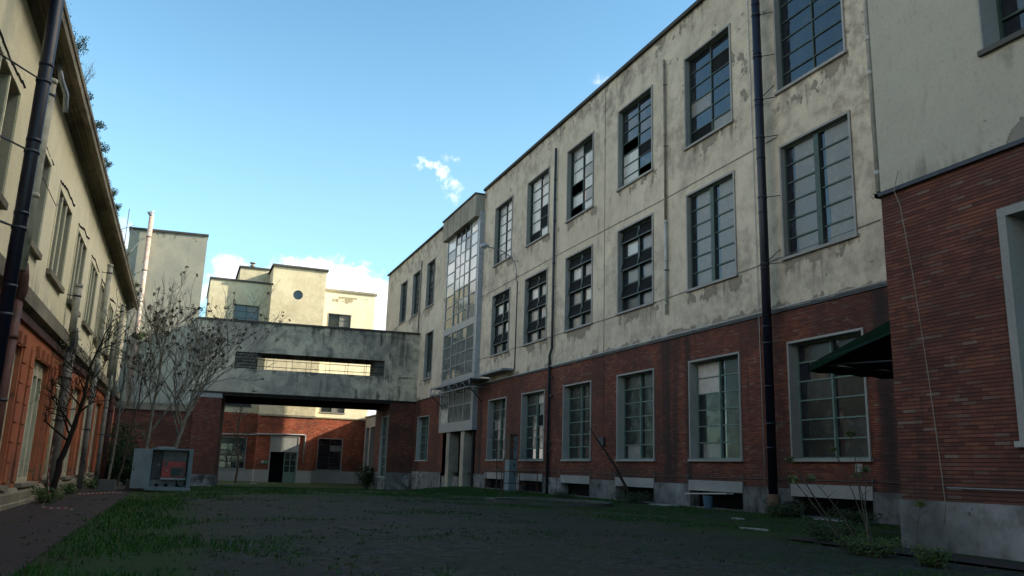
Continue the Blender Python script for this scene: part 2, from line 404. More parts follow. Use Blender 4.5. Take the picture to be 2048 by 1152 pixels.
def glass(name, base, rough, spec=.5, tilt=.05, dirt=.35, dcol=(.12, .12, .11)):
    m, n, b = material(name); P = n.pos()
    dn = n.step(n.noise(P, 2.2, 6, .65), .42, .72)
    c = n.mix(n.mul(dn, dirt), base, dcol)
    fin(n, b, c, n.mixf(dn, rough, rough + .18), n.bump(n.noise(P, .9, 2), tilt, .05), spec)
glass('clear_glass', (.010, .012, .018), .03, .75, .06, .12)
glass('dusty_glass', (.020, .025, .023), .14, .32, .08, .5, (.055, .055, .048))
glass('murky_glass', (.040, .043, .038), .22, .25, .05, .5, (.065, .06, .05))
glass('pale_glass', (.36, .37, .345), .22, .5, .05, .25, (.30, .29, .26))
glass('grey_glass', (.17, .168, .155), .2, .28, .05, .35, (.22, .22, .20))
glass('stair_glass', (.085, .10, .095), .05, .6, .05, .35, (.20, .21, .20))
glass('stair_sky_pale', (.46, .48, .48), .10, .6, .04, .25, (.38, .39, .38))  # pale base paints the white sky reflection into the upper stair panes

# ground: dark stone setts with moss and soil
def green_amount(n, P):
    x, y, z = n.xyz(P)
    nz = n.noise(P, .33, 6, .62); nf = n.noise(P, 2.3, 5, .65)
    band = n.mul(n.step(y, 22, 34), .44)
    left = n.mul(n.mul(n.step(x, .9, -.5), n.step(y, 35, 26)), .56)
    nearr = n.mul(n.step(n.add(x, n.mul(y, .12)), 8.5, 12.5), .27)
    g = n.add(n.add(n.m('MAXIMUM', n.m('MAXIMUM', band, left), nearr), nz), n.mul(n.sub(nf, .5), .25))
    return n.step(g, .58, .86)
m, n, b = material('ground_setts'); P = n.pos()
vd = n.voro(n.scale(P, (1, 1, 0)), 8.5, 'DISTANCE_TO_EDGE'); vc = n.voro(n.scale(P, (1, 1, 0)), 8.5, 'F1', 'Color')
stone = n.mix(n.xyz(vc)[0], (.013, .014, .016), (.058, .055, .052))
stone = n.mix(n.mul(n.step(n.noise(P, .6, 5, .6), .45, .65), .6), stone, (.045, .038, .030))
stone = n.mix(n.step(vd, .05, .0), stone, (.016, .017, .014))
stone = n.mix(n.mul(n.step(n.noise(P, .45, 6, .65), .40, .66), .75), stone, (.022, .032, .016))
g = green_amount(n, P)
moss = n.mix(n.noise(P, 3.5, 6, .7), (.012, .026, .005), (.026, .048, .009))
moss = n.mix(n.mul(n.step(n.noise(P, 1.1, 5, .6), .5, .68), .7), moss, (.035, .026, .014))
stone = n.mix(n.mul(n.step(n.noise(P, .17, 6, .62), .50, .56), .45), stone, (.018, .019, .020))
stone = n.mix(n.mul(n.step(n.noise(P, 1.4, 8, .75), .60, .68), .5), stone, (.060, .055, .045))
c = n.mix(n.mul(n.step(vd, .10, .0), n.mul(n.step(n.noise(P, .7, 5, .6), .35, .6), .8)), n.mix(g, stone, moss), moss)
fin(n, b, c, .9, n.bump(n.add(n.mul(n.step(vd, 0, .07), .5), n.noise(P, 9, 6, .7)), .6, .03), .15)
m, n, b = material('path_brick'); P = n.pos()
c = n.mix(n.noise(P, 2.2, 5, .6), (.026, .018, .018), (.046, .033, .030))
x, y, z = n.xyz(P); jt = n.m('MAXIMUM', n.m('LESS_THAN', n.m('FRACT', n.mul(y, 1.25)), .04), n.m('LESS_THAN', n.m('FRACT', n.mul(x, 1.6)), .03))
c = n.mix(jt, c, (.02, .017, .014)); c = n.mix(n.step(n.noise(P, 1.2, 7, .65), .56, .66), c, (.020, .032, .010))
fin(n, b, c, .9, n.bump(n.noise(P, 12, 5), .4, .02), .15)
m, n, b = material('grass_blade'); P = n.pos()
c = n.mix(n.noise(P, 1.4, 4, .6), (.008, .040, .004), (.022, .082, .008)); c = n.mix(n.mul(n.step(n.noise(P, 3.4, 3), .56, .7), .6), c, (.045, .055, .016))
fin(n, b, c, .7, None, .2)

# ------------------------------------------------------------------ ground
def ss(a, b, x):
    t = min(max((x - a) / (b - a), 0), 1); return t * t * (3 - 2 * t)
def gz(x, y):
    return (-.72 * ss(34, 61, y) * (1 - ss(11, 16, x) * (1 - ss(47, 56, y))) - .14 * (1 - ss(-2.5, 4, x)) * (1 - ss(30, 50, y)))
def sheet(name, xs, ys, mat, dz=0, k='structure', clip=None):
    mb = MB(); idx = {}
    for i, X in enumerate(xs):
        for j, Y in enumerate(ys):
            idx[i, j] = len(mb.v); mb.v.append((X, Y, gz(X, Y) + dz + .012 * math.sin(X * 1.9 + Y * .7) * math.sin(Y * 1.3 - X) * (1 if abs(X) < 25 and 3 < Y < 70 else 0)))
    for i in range(len(xs) - 1):
        for j in range(len(ys) - 1):
            mb.f.append((idx[i, j], idx[i + 1, j], idx[i + 1, j + 1], idx[i, j + 1])); mb.mi.append(0); mb.smooth.append(True)
    o = mb.build(name, mat)
    if k: o['kind'] = k
    return o
fr_ = lambda a, b, s: [a + (b - a) * i / s for i in range(s + 1)]
sheet('ground', [-900, -200, -60, -20] + fr_(-8, 20, 56) + [30, 60, 200, 900], [-300, -60, -10] + fr_(0, 90, 120) + [110, 200, 900], 'ground_setts')
sheet('footpath', fr_(-3.30, -1.35, 4), fr_(2, 44, 84), 'path_brick', .018)

# ------------------------------------------------------------------ windows
RND = random.Random(4)
def window(root, fr, u0, u1, z0, z1, depth=.28, cols=(.5,), rows=6, smat='pale_concrete', fmat='green_steel', pick=None, bar=.045, mull=0, top=None, hopper=(), strip=None, name='window', label=None, st=.075, proud=.045, sill=True):
    s = MB()
    fr.box(s, u0, u0 + st, -depth, proud, z0 + .08, z1 - st); fr.box(s, u1 - st, u1, -depth, proud, z0 + .08, z1 - st)
    fr.box(s, u0, u1, -depth, proud + .003, z1 - st, z1)
    so = s.build(name, smat, root)
    if label: so['label'] = label
    q = MB(); fr.box(q, u0 - (.05 if sill else 0), u1 + (.05 if sill else 0), -depth, proud + .05, z0 - .005, z0 + .08); q.build('sill', smat if not sill else 'dark_concrete' if sill == 2 else smat, so)
    a, b_, c, e = u0 + st, u1 - st, z0 + .08, z1 - st
    f = MB(); wf = -depth + .02
    fr.box(f, a, a + bar, wf, wf + .06, c, e); fr.box(f, b_ - bar, b_, wf, wf + .06, c, e)
    fr.box(f, a + bar, b_ - bar, wf, wf + .06, c, c + bar); fr.box(f, a + bar, b_ - bar, wf, wf + .06, e - bar, e)
    us = [a + bar] + [a + (b_ - a) * t for t in cols] + [b_ - bar]
    for k, t in enumerate(cols):
        uc = a + (b_ - a) * t; hw = (mull if mull and (len(cols) == 1 or k == len(cols) // 2) else bar) / 2
        fr.box(f, uc - hw, uc + hw, wf, wf + (.1 if mull else .055), c + bar, e - bar)
    zs = [c + (e - c) * k / rows for k in range(rows + 1)] if not isinstance(rows, (list, tuple)) else [c + (e - c) * t for t in rows]
    for zz in zs[1:-1]: fr.box(f, a + bar, b_ - bar, wf + .003, wf + .045, zz - bar * .4, zz + bar * .4)
    p = MB(); names = ['clear_glass', 'pale_glass', 'dusty_glass', 'murky_glass', 'board', 'grey_glass', 'dark_void', 'stair_glass', 'stair_sky_pale']
    for i in range(len(us) - 1):
        for j in range(len(zs) - 1):
            k = pick(i, j, len(us) - 1, len(zs) - 1) if pick else 0
            if k is None: continue
            x0, x1, y0, y1 = us[i], us[i + 1], zs[j], zs[j + 1]
            t1, t2 = RND.uniform(-.006, .006), RND.uniform(-.006, .006); wp = wf + .012
            if (i, j) in hopper or (hopper and hopper[0] == 'alt' and j % 2 == hopper[1]):
                tl = .15
                p.face([fr.p(x0, wp + tl, y0), fr.p(x1, wp + tl, y0), fr.p(x1, wp, y1), fr.p(x0, wp, y1)], k)
                for (aa, bb) in ((x0, x0 + .04), (x1 - .04, x1)):
                    f.hexa([fr.p(aa, wp + tl - .02, y0), fr.p(bb, wp + tl - .02, y0), fr.p(bb, wp + tl + .03, y0), fr.p(aa, wp + tl + .03, y0), fr.p(aa, wp, y1), fr.p(bb, wp, y1), fr.p(bb, wp + .04, y1), fr.p(aa, wp + .04, y1)])
                fr.box(f, x0, x1, wp + tl - .01, wp + tl + .03, y0, y0 + .05)
                continue
            xa = x0
            if strip and k in (1, 5, 3, 2):
                xs_ = x0 if fr is not NB else x0
                xm = x1 - (x1 - x0) * strip * RND.uniform(.85, 1.1)
                p.face([fr.p(xm, wp + t1 * .2, y0), fr.p(x1, wp, y0), fr.p(x1, wp, y1), fr.p(xm, wp + t1 * .2, y1)], 0); x1 = xm
            p.face([fr.p(xa, wp + t1, y0), fr.p(x1, wp - t1, y0), fr.p(x1, wp - t1 + t2, y1), fr.p(xa, wp + t1 + t2, y1)], k)
    f.build('frame', fmat, so); p.build('pane', names, so)
    return so
def chooser(weights, seed):
    r = random.Random(seed); ks = list(weights)
    def f(i, j, ni, nj):
        k = r.choices(ks, [weights[q] for q in ks])[0]; return None if k == -1 else k
    return f
def table(rows, dflt=0):                   # rows listed from the top; columns left to right as seen from the yard
    mp = {'b': 0, 'w': 1, 'd': 2, 'm': 3, 'B': 4, 'g': 5, 'x': 6, '.': None}
    def f(i, j, ni, nj):
        r = rows[min(nj - 1 - j, len(rows) - 1)]; return mp[r[min(ni - 1 - i, len(r) - 1)]]
    return f

# ------------------------------------------------------------------ long factory building on the right
fac = thing('factory_building', 'long three-storey factory with cream plaster above red brick and a tall glazed stair bay', 'factory building', (16.5, 46, 0))
WU = [(16.62, 19.62), (21.9, 24.82), (27.15, 30.05), (32.38, 35.25), (37.4, 40.4), (42.6, 45.5)]
FAR2 = [(58.4, 60.6), (62.55, 64.8), (66.7, 68.9)]; FAR1 = [(57.95, 60.05)]; FARG = [(57.9, 61.0)]
R2 = [(a, b, 12.95, 16.7) for a, b in WU] + [(a, b, 12.95, 16.6) for a, b in FAR2]
R1 = [(a, b, 7.5, 11.2) for a, b in WU] + [(a, b, 7.4, 11.0) for a, b in FAR1]
RG = [(a, b, 1.52, 5.0) for a, b in WU] + [(a, b, 1.5, 4.75) for a, b in FARG]
bay = (47.75, 54.35)
mb = MB(); FR.wall(mb, 10.52, 74.15, 5.97, 18.45, R2 + R1 + [(bay[0], bay[1], 5.97, 18.45)])
mb.build('wall', 'factory_plaster', fac)
mb = MB(); E_ = Frame((16.5, 74.15), (1, 0), (0, 1)); E_.wall(mb, 0, 12, -1, 18.45); mb.build('end_wall', 'factory_plaster', fac)
mb = MB(); FR.wall(mb, 10.52, 74.15, .75, 5.97, RG + [(bay[0], bay[1], .75, 5.97)])
mb.build('brick_wall', 'factory_brick', fac)
vents = [(a, b, .03, .55) for a, b in WU]
mb = MB(); FR.wall(mb, 10.52, bay[0], -.6, .75, vents, .06, .4); FR.wall(mb, bay[1], 74.15, -1.2, .75, (), .06)
FR.box(mb, 10.52, bay[0], 0, .06, .75, .762); FR.box(mb, bay[1], 74.15, 0, .06, .75, .762)
mb.build('plinth', 'plinth_concrete', fac)
for k, (a, b) in enumerate(WU):
    mb = MB(); FR.box(mb, a - .03, b + .03, .04, .085, .555, .90)
    mb.build('vent_lintel', 'pale_concrete', fac)
    mb = MB()
    for q in range(1, 6):
        uq = a + (b - a) * q / 6; mb.tube([FR.p(uq, -.1, -.1), FR.p(uq, -.1, .55)], .012, 5)
    FR.quad(mb, a, b, -.1, .56, -.39); mb.build('vent_grille', 'dark_void', fac)
mb = MB(); FR.box(mb, 10.5, bay[0] - .15, -.4, .14, 18.45, 18.6); FR.box(mb, bay[1], 74.25, -.4, .14, 18.42, 18.55); mb.build('parapet_coping', 'weathered_coping', fac)
mb = MB(); mb.face([(16.5, 10.5, 18.3), (28.5, 10.5, 18.3), (28.5, 74.15, 18.3), (16.5, 74.15, 18.3)]); mb.build('roof', 'roof_dark', fac)
mb = MB(); mb.face([(28.5, 10.5, -1), (28.5, 74.15, -1), (28.5, 74.15, 18.45), (28.5, 10.5, 18.45)]); mb.build('rear_wall', 'factory_plaster', fac)
# dark rooms behind the glass
mb = MB()
for zf in (.8, 6.2, 12.2): mb.face([(16.55, 10.6, zf), (28.4, 10.6, zf), (28.4, 74.1, zf), (16.55, 74.1, zf)])
mb.face([(20.5, 10.6, 0), (20.5, 74.1, 0), (20.5, 74.1, 18.2), (20.5, 10.6, 18.2)])
mb.build('inner_wall', 'dark_void', fac)
mb = MB(); FR.box(mb, 10.52, bay[0] - .1, 0, .05, 5.95, 6.02); FR.box(mb, bay[1] + .1, 61.6, 0, .05, 5.95, 6.02)
mb.build('flashing', 'dark_steel', fac)

T2 = [["bb", "bb", "bb", "bb", "bb", "bb"], ["bb", "bx", "bb", "gb", "bb", "xg"], ["bb", "bb", "bb", ".b", "wx", "wb", "w."], ["gx", "ww", "wg", ".w", "wg", ".w"], ["wg", "ww", "ww", "wx", "wx", "xw"], ["gw", "ww", "ww", "ww", "ww", "gw"]]
for k, (a, b, c, e) in enumerate(R2):
    if k < 6: window(fac, FR, a, b, c, e, .24, (.5,), 7 if k == 2 else 6, pick=table(T2[k]), strip=.16 if k in (4, 5, 3) else None, fmat='green_steel', bar=.05)
    else: window(fac, FR, a, b, c, e, .24, (.5,), 7, pick=chooser({2: 4, 0: 3, 3: 2}, k), fmat='dark_green_steel')
for k, (a, b, c, e) in enumerate(R1):
    if k < 2: window(fac, FR, a, b, c, e, .2, (.5,), 6, pick=table(["gg"]), strip=.24, fmat='green_steel', mull=.2, bar=.06)
    elif k < 6: window(fac, FR, a, b, c, e, .26, (.48,), 6, pick=table(["xx", "wg", "xx", "gw" if k % 2 else "gg", "xx", "mg" if k == 2 else "gm"]), strip=.26, fmat='dark_green_steel', mull=.16, bar=.07, hopper=('alt', 1))
    else: window(fac, FR, a, b, c, e, .24, (.5,), 6, pick=table(["dd", "dd", "dg", "dd", "dd", "gw"]), fmat='dark_green_steel')
TG = [["mm", "bm", "md", "dd", "dm", "dm"], ["Bm", "Bd", "dd", "dm", "dd", "gd"], ["mm", "dd", "dd", "dd", "dd", "gd"], ["mm", "dm", "dd", "dd", "dd", "dd"], ["mB", "dg", "dx", "dd", "dd", "bb"], ["mm", "dd", "gd", "dd", "dd", "dd"], ["dd", "dd", "dd", "dd"]]
for k, (a, b, c, e) in enumerate(RG):
    window(fac, FR, a, b, c, e, .34, (.5,), 6 if k < 6 else 5, pick=table(TG[k]), strip=.18 if k < 6 else None, fmat='pale_green_steel', bar=.05, mull=.06, proud=.045, st=.065)

# glazed stair bay
bayo = MB(); wv = .30
A, B = bay
zt, zm1, zm0, zb = 16.75, 10.35, 9.9, 3.35
MU = [A + .1, 49.35, 52.45, B - .1]
FR.box(bayo, A - .12, A + .08, -.1, wv + .04, zb, zt); FR.box(bayo, B - .08, B + .1, -.1, wv, zb, zt)
for u in MU[1:3]: FR.box(bayo, u - .05, u + .05, wv - .1, wv + .02, zb, zt)
FR.box(bayo, A + .08, B - .08, wv - .12, wv + .012, zm0, zm1)
FR.box(bayo, A + .08, B - .08, wv - .12, wv + .012, 6.05, 6.85); FR.box(bayo, A + .08, B - .08, wv - .12, wv + .012, zb, 3.95)
bw = bayo.build('stair_window', 'white_steel', fac)
fb = MB(); pb = MB()
def rows_(z0, z1, n): return [z0 + (z1 - z0) * i / n for i in range(n + 1)]
RS = random.Random(11)
for (ua, ub, nc) in ((A + .08, MU[1] - .07, 1), (MU[1] + .07, MU[2] - .07, 3), (MU[2] + .07, B - .08, 1)):
    for (za, zc, nr) in ((zm1, zt, 8), (6.85, zm0, 4), (3.95, 6.05, 2)):
        zz = rows_(za, zc, nr)
        if nc == 1 and ua > 50: zz = [q - .12 if 0 < i < nr else q for i, q in enumerate(zz)]
        uu = rows_(ua, ub, nc)
        for q in zz[1:-1]: FR.box(fb, ua, ub, wv - .06, wv - .005, q - .03, q + .03)
        for q in uu[1:-1]: FR.box(fb, q - .022, q + .022, wv - .06, wv - .002, za, zc)
        for i in range(nc):
            for j in range(nr):
                up = za > 10 and j >= 3
                k = 0
                if up: k = 1 if RS.random() < .85 else 2
                if za > 10 and j == 7 and nc == 3: k = 3
                if za < 4 and nc == 1 and ua > 50 and j == 0: k = 4
                t1, t2 = RS.uniform(-.01, .01), RS.uniform(-.01, .01)
                pb.face([FR.p(uu[i], wv - .04 + t1, zz[j]), FR.p(uu[i + 1], wv - .04 - t1, zz[j]), FR.p(uu[i + 1], wv - .04 - t1 + t2, zz[j + 1]), FR.p(uu[i], wv - .04 + t1 + t2, zz[j + 1])], k)
fb.build('frame', 'white_steel', bw); pb.build('pane', ['stair_glass', 'stair_sky_pale', 'grey_glass', 'clear_glass', 'pale_glass'], bw)
mb = MB(); FR.box(mb, A - .3, A - .13, 0, wv + .03, zb, 17.1); mb.build('side_trim', 'galvanised', fac)
mb = MB(); FR.box(mb, A - .15, B + .35, -.4, .62, zt, 18.2)
for u in (49.2, 50.7, 52.2, 53.6): FR.box(mb, u, u + .05, .62, .645, zt, 18.2)
mb.build('stair_cornice', 'cornice_light', fac)
mb = MB(); FR.box(mb, A - .2, B + .4, -.4, .70, 18.2, 18.3); mb.build('stair_coping', 'weathered_coping', fac)
for u in (49.55, 52.55):
    mb = MB(); FR.box(mb, u - .34, u + .34, -.45, .2, -.9, zb); mb.build('column', 'cornice_light', fac)
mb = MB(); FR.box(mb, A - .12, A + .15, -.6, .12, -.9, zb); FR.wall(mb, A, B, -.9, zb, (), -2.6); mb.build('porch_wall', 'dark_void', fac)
mb = MB(); FR.wall(mb, 53.0, B, .5, zb, (), -.35); mb.build('porch_brick', 'factory_brick', fac)
mb = MB(); FR.box(mb, 49.97, 52.13, -.5, -.1, -.9, .55); FR.box(mb, 52.97, B, -.4, -.0, -.9, .55); mb.build('porch_plinth', 'plinth_concrete', fac)
mb = MB(); FR.box(mb, 53.62, 53.98, -.345, -.32, 1.75, 2.05); so = mb.build('exit_sign', 'dark_void', None)
mb = MB(); cu, cz, ww = 53.8, 1.9, -.31
mb.face([FR.p(cu + .12, ww, cz - .02), FR.p(cu - .02, ww, cz - .02), FR.p(cu - .02, ww, cz + .02), FR.p(cu + .12, ww, cz + .02)])
mb.face([FR.p(cu - .02, ww, cz - .09), FR.p(cu - .13, ww, cz), FR.p(cu - .02, ww, cz + .09)])
a_ = mb.build('arrow', 'paper', so); tag(so, 'small dark sign with a white arrow in the stair porch', 'sign')

# steel canopy over the stair door and the thin shelf beside it
cn = thing('entrance_canopy', 'steel lattice canopy projecting over the stair entrance', 'canopy', FR.p(49.5, 0, 6.1))
mb = MB(); FR.box(mb, 45.6, 53.9, .0, 1.2, 6.20, 6.255); mb.build('canopy_slab', 'grey_steel', cn)
tr = MB()
tr.tube([FR.p(45.7, 1.18, 6.16), FR.p(53.8, 1.18, 6.16)], .045, 6); tr.tube([FR.p(45.7, 1.18, 5.74), FR.p(53.8, 1.18, 5.74)], .04, 6)
nn = 12
for i in range(nn):
    u0, u1 = 45.7 + 8.1 * i / nn, 45.7 + 8.1 * (i + 1) / nn
    tr.tube([FR.p(u0, 1.18, 5.74 if i % 2 else 6.16), FR.p(u1, 1.18, 6.16 if i % 2 else 5.74)], .022, 5)
for u in (45.7, 49.8, 53.8): tr.tube([FR.p(u, .02, 5.74), FR.p(u, 1.18, 5.74)], .035, 5); tr.tube([FR.p(u, 1.18, 5.74), FR.p(u, 1.18, 6.16)], .03, 5)
tr.build('truss', 'grey_steel', cn)
for u, v in ((45.73, 46.75), (53.7, 54.4)):
    mb = MB(); mb.tube([FR.p(u, 1.16, 5.72), FR.p(v, .03, 5.0)], .035, 6); mb.build('strut', 'dark_steel', cn)
mb = MB(); FR.box(mb, 41.6, 45.5, .0, .72, 6.33, 6.44); sh = mb.build('shelf_canopy', 'grey_steel'); tag(sh, 'thin flat grey canopy slab beside the stair bay with a black stain above', 'canopy'); recentre(sh, FR.p(43.5, 0, 6.33))

# ------------------------------------------------------------------ nearer block on the far right
nb = thing('brick_corner_block', 'nearer wing at the right edge with dark red brick below plain plaster', 'building wing', (11, 5, 0))
NW = [(5.2, 8.3), (.2, 3.2)]
mb = MB(); NB.wall(mb, -6, 10.5, 5.97, 19.0, [(a, b, 7.55, 11.2) for a, b in NW] + [(a, b, 12.95, 16.7) for a, b in NW])
NE = Frame((11, 10.5), (1, 0), (0, 1)); NE.wall(mb, 0, 5.5, 5.97, 19.0); mb.build('wall', 'near_plaster', nb)
mb = MB(); NB.wall(mb, -6, 10.5, .75, 5.93, [(a, b, 1.55, 5.03) for a, b in NW]); NE.wall(mb, 0, 5.5, .75, 5.93); mb.build('brick_wall', 'near_brick', nb)
mb = MB(); NB.box(mb, -6, 10.52, -.3, .05, -.6, .75); NE.box(mb, .1, 5.4, -.1, .05, -.6, .745); mb.build('plinth', 'plinth_concrete', nb)
mb = MB(); NB.box(mb, -6, 10.58, 0, .07, 5.90, 5.97); NE.box(mb, -.07, 5.4, 0, .08, 5.90, 5.968); mb.build('flashing', 'dark_steel', nb)
mb = MB(); mb.face([(11, -6, 18.9), (26, -6, 18.9), (26, 10.5, 18.9), (11, 10.5, 18.9)]); mb.build('roof', 'roof_dark', nb)
mb = MB(); mb.face([(14.5, -6, 0), (14.5, 10.4, 0), (14.5, 10.4, 18.8), (14.5, -6, 18.8)]); mb.face([(11, -6, -.5), (26, -6, -.5), (26, -6, 19), (11, -6, 19)]); mb.build('inner_wall', 'dark_void', nb)
for a, b in NW:
    window(nb, NB, a, b, 1.55, 5.03, .45, (.5,), 6, pick=table(["dd", "dd", "md", "dd"]), fmat='pale_green_steel', st=.13, proud=.06)
    window(nb, NB, a, b, 7.55, 11.2, .45, (.5,), 6, pick=table(["bb", "bb"]), fmat='green_steel', sill=2, st=.03, proud=.02)
    window(nb, NB, a, b, 12.95, 16.7, .3, (.5,), 6, pick=table(["bb"]), fmat='green_steel')

# ------------------------------------------------------------------ bridge between the wings
br = thing('bridge_corridor', 'stained grey enclosed bridge with a long window slot spanning between the wings', 'bridge', BR.p(8, -2, 5.95))
SL = (2.8, 13.7, 7.72, 8.93)
mb = MB(); BR.wall(mb, 0, 16.32, 5.95, 11.12, [SL], 0, .28)
B2 = Frame(BR.p(0, -4.6, 0)[:2], (BR.u.x, BR.u.y), (-BR.n.x, -BR.n.y)); B2.wall(mb, 0, 16.9, 5.95, 11.12, [(3.2, 14.2, 7.5, 9.1)], 0, .28)
BR.wall(mb, 0, 16.32, 5.95, 11.12, [SL], -.28); B2.wall(mb, 0, 16.9, 5.95, 11.12, [(3.2, 14.2, 7.5, 9.1)], -.28)
mb.build('wall', 'bridge_plaster', br)
mb = MB(); BR.box(mb, 0, 16.5, -4.5, -.1, 10.2, 10.5); BR.box(mb, 0, 16.5, -4.59, -.01, 5.96, 6.25); mb.build('floor_slab', 'dark_concrete', br)
mb = MB(); BR.box(mb, -.05, 16.32, -.35, .10, 11.12, 11.27); BR.box(mb, 0, 16.9, -4.75, -4.3, 11.12, 11.27); mb.build('coping', 'weathered_coping', br)
mb = MB(); BR.box(mb, .1, 16.3, -.02, .06, 5.86, 5.96); BR.box(mb, 2.2, 14.6, -4.6, -4.3, 5.45, 5.96); BR.box(mb, 2.2, 14.6, -.35, -.05, 5.70, 5.95); mb.build('soffit_beam', 'roof_dark', br)
f = MB()
for z in (7.95, 8.42): f.tube([BR.p(2.8, -.14, z), BR.p(13.7, -.14, z)], .022, 6)
for k in range(9):
    s = 2.8 + 10.9 * k / 8; f.tube([BR.p(s, -.14, 7.72), BR.p(s, -.14, 8.93)], .016, 5)
for k in range(7): s = 3.6 + 10.9 * k / 7.6; f.tube([BR.p(s, -.2, 7.72), BR.p(s, -.2, 8.42)], .014, 5)
f.build('slot_rail', 'rail_dark', br)
mb = MB()
for k in range(5): BR.box(mb, 2.82, 4.35, -.18, -.1, 7.78 + .23 * k, 7.93 + .23 * k)
mb.build('louvre', 'dark_concrete', br)
mb = MB(); BR.box(mb, 13.0, 13.7, -3.8, -.3, 7.7, 8.95); mb.build('partition', 'dark_concrete', br)
mb = MB(); BR.box(mb, 2.8, 4.3, -3.6, -.4, 7.7, 8.95); mb.build('partition', 'dark_concrete', br)

pier = thing('brick_pier', 'dark red brick pier under the left end of the bridge', 'pier', BR.p(1.3, -2, -.8))
mb = MB(); BR.box(mb, .35, 2.2, -4.4, .12, .1, 5.5); mb.build('brick_wall', 'factory_brick', pier)
mb = MB(); BR.box(mb, .3, 2.25, -4.45, .16, -1.3, .1); mb.build('plinth', 'plinth_concrete', pier)
mb = MB(); BR.box(mb, .3, 2.25, -4.4, .14, 5.5, 5.6); BR.box(mb, .3, 2.2, -4.4, -.02, 5.6, 5.95); mb.build('cap', 'pale_concrete', pier)

# brick block under the right end of the bridge
ub = thing('brick_gatehouse', 'low brick block under the right end of the bridge', 'building', (15.5, 63.5, -.6))
mb = MB(); BR.wall(mb, 14.3, 16.3, .62, 5.95, (), -.06)
GX = 14.62; GL = Frame((GX, 0), (0, 1), (-1, 0)); gy = BR.p(14.3, -.06, 0)[1]
GL.wall(mb, gy, 67.2, .62, 5.95, [(62.5, 64.9, .62, 4.85)]); mb.face([(GX, 67.2, .6), (16.5, 67.2, .6), (16.5, 67.2, 5.95), (GX, 67.2, 5.95)]); mb.build('brick_wall', 'factory_brick', ub)
mb = MB(); BR.wall(mb, 14.25, 16.3, -1.2, .62, (), .0); GL.wall(mb, gy, 67.2, -1.2, .62, [(62.5, 64.9, .2, .62)], .05); mb.face([(GX, 67.2, -1.2), (16.5, 67.2, -1.2), (16.5, 67.2, .6), (GX, 67.2, .6)]); mb.build('plinth', 'plinth_concrete', ub)
window(ub, GL, 62.5, 64.9, .2, 4.85, .2, (.5,), 6, pick=chooser({2: 3, 3: 1}, 5), fmat='pale_green_steel')

# ------------------------------------------------------------------ tower on the left of the bridge
tw = thing('plain_tower', 'windowless grey plaster tower left of the bridge', 'tower', BR.p(-2.6, -4, -.8))
mb = MB()
BR.wall(mb, -5.35, 0.0, 4.9, 17.35, (), -.04); 
tb = lambda s, z: (BR.p(s, 0, 0)[0] - .25, BR.p(s, 0, 0)[1] + 8, z)
for s in (-5.35, 0.0): mb.face([BR.p(s, -.04, 4.9), tb(s, 4.9), tb(s, 17.35), BR.p(s, -.04, 17.35)])
mb.face([tb(-5.35, 4.9), tb(0, 4.9), tb(0, 17.35), tb(-5.35, 17.35)]); mb.face([BR.p(-5.35, -.04, 17.33), BR.p(0, -.04, 17.33), tb(0, 17.33), tb(-5.35, 17.33)]); mb.build('wall', 'tower_plaster', tw)
mb = MB(); BR.box(mb, 0.002, .34, -7.5, -.10, 4.925, 5.95); mb.build('corner_wall', 'tower_plaster', tw)
mb = MB(); BR.box(mb, -5.35, .32, -7.9, -.06, .3, 4.42); mb.build('brick_wall', 'factory_brick', tw)
mb = MB(); BR.box(mb, -5.35, .32, -7.95, 0.0, -1.3, .3); mb.build('plinth', 'plinth_concrete', tw)
mb = MB(); BR.box(mb, -5.4, .32, -7.9, .06, 4.42, 4.92); mb.build('ledge', 'cornice_concrete', tw)
mb = MB(); mb.hexa([BR.p(-5.42, .06, 17.35), BR.p(.06, .06, 17.35), tb(.06, 17.35), tb(-5.42, 17.35), BR.p(-5.42, .06, 17.5), BR.p(.06, .06, 17.5), tb(.06, 17.5), tb(-5.42, 17.5)]); mb.build('coping', 'weathered_coping', tw)
an = MB(); BR.box(an, -8.6, -5.5, -7, -1.5, -1, 15.6, 0); an = an.build('rear_annex', 'roof_dark'); tag(an, 'dark wing just showing between the left eaves and the tower', 'building'); recentre(an, BR.p(-7, -4, -1))

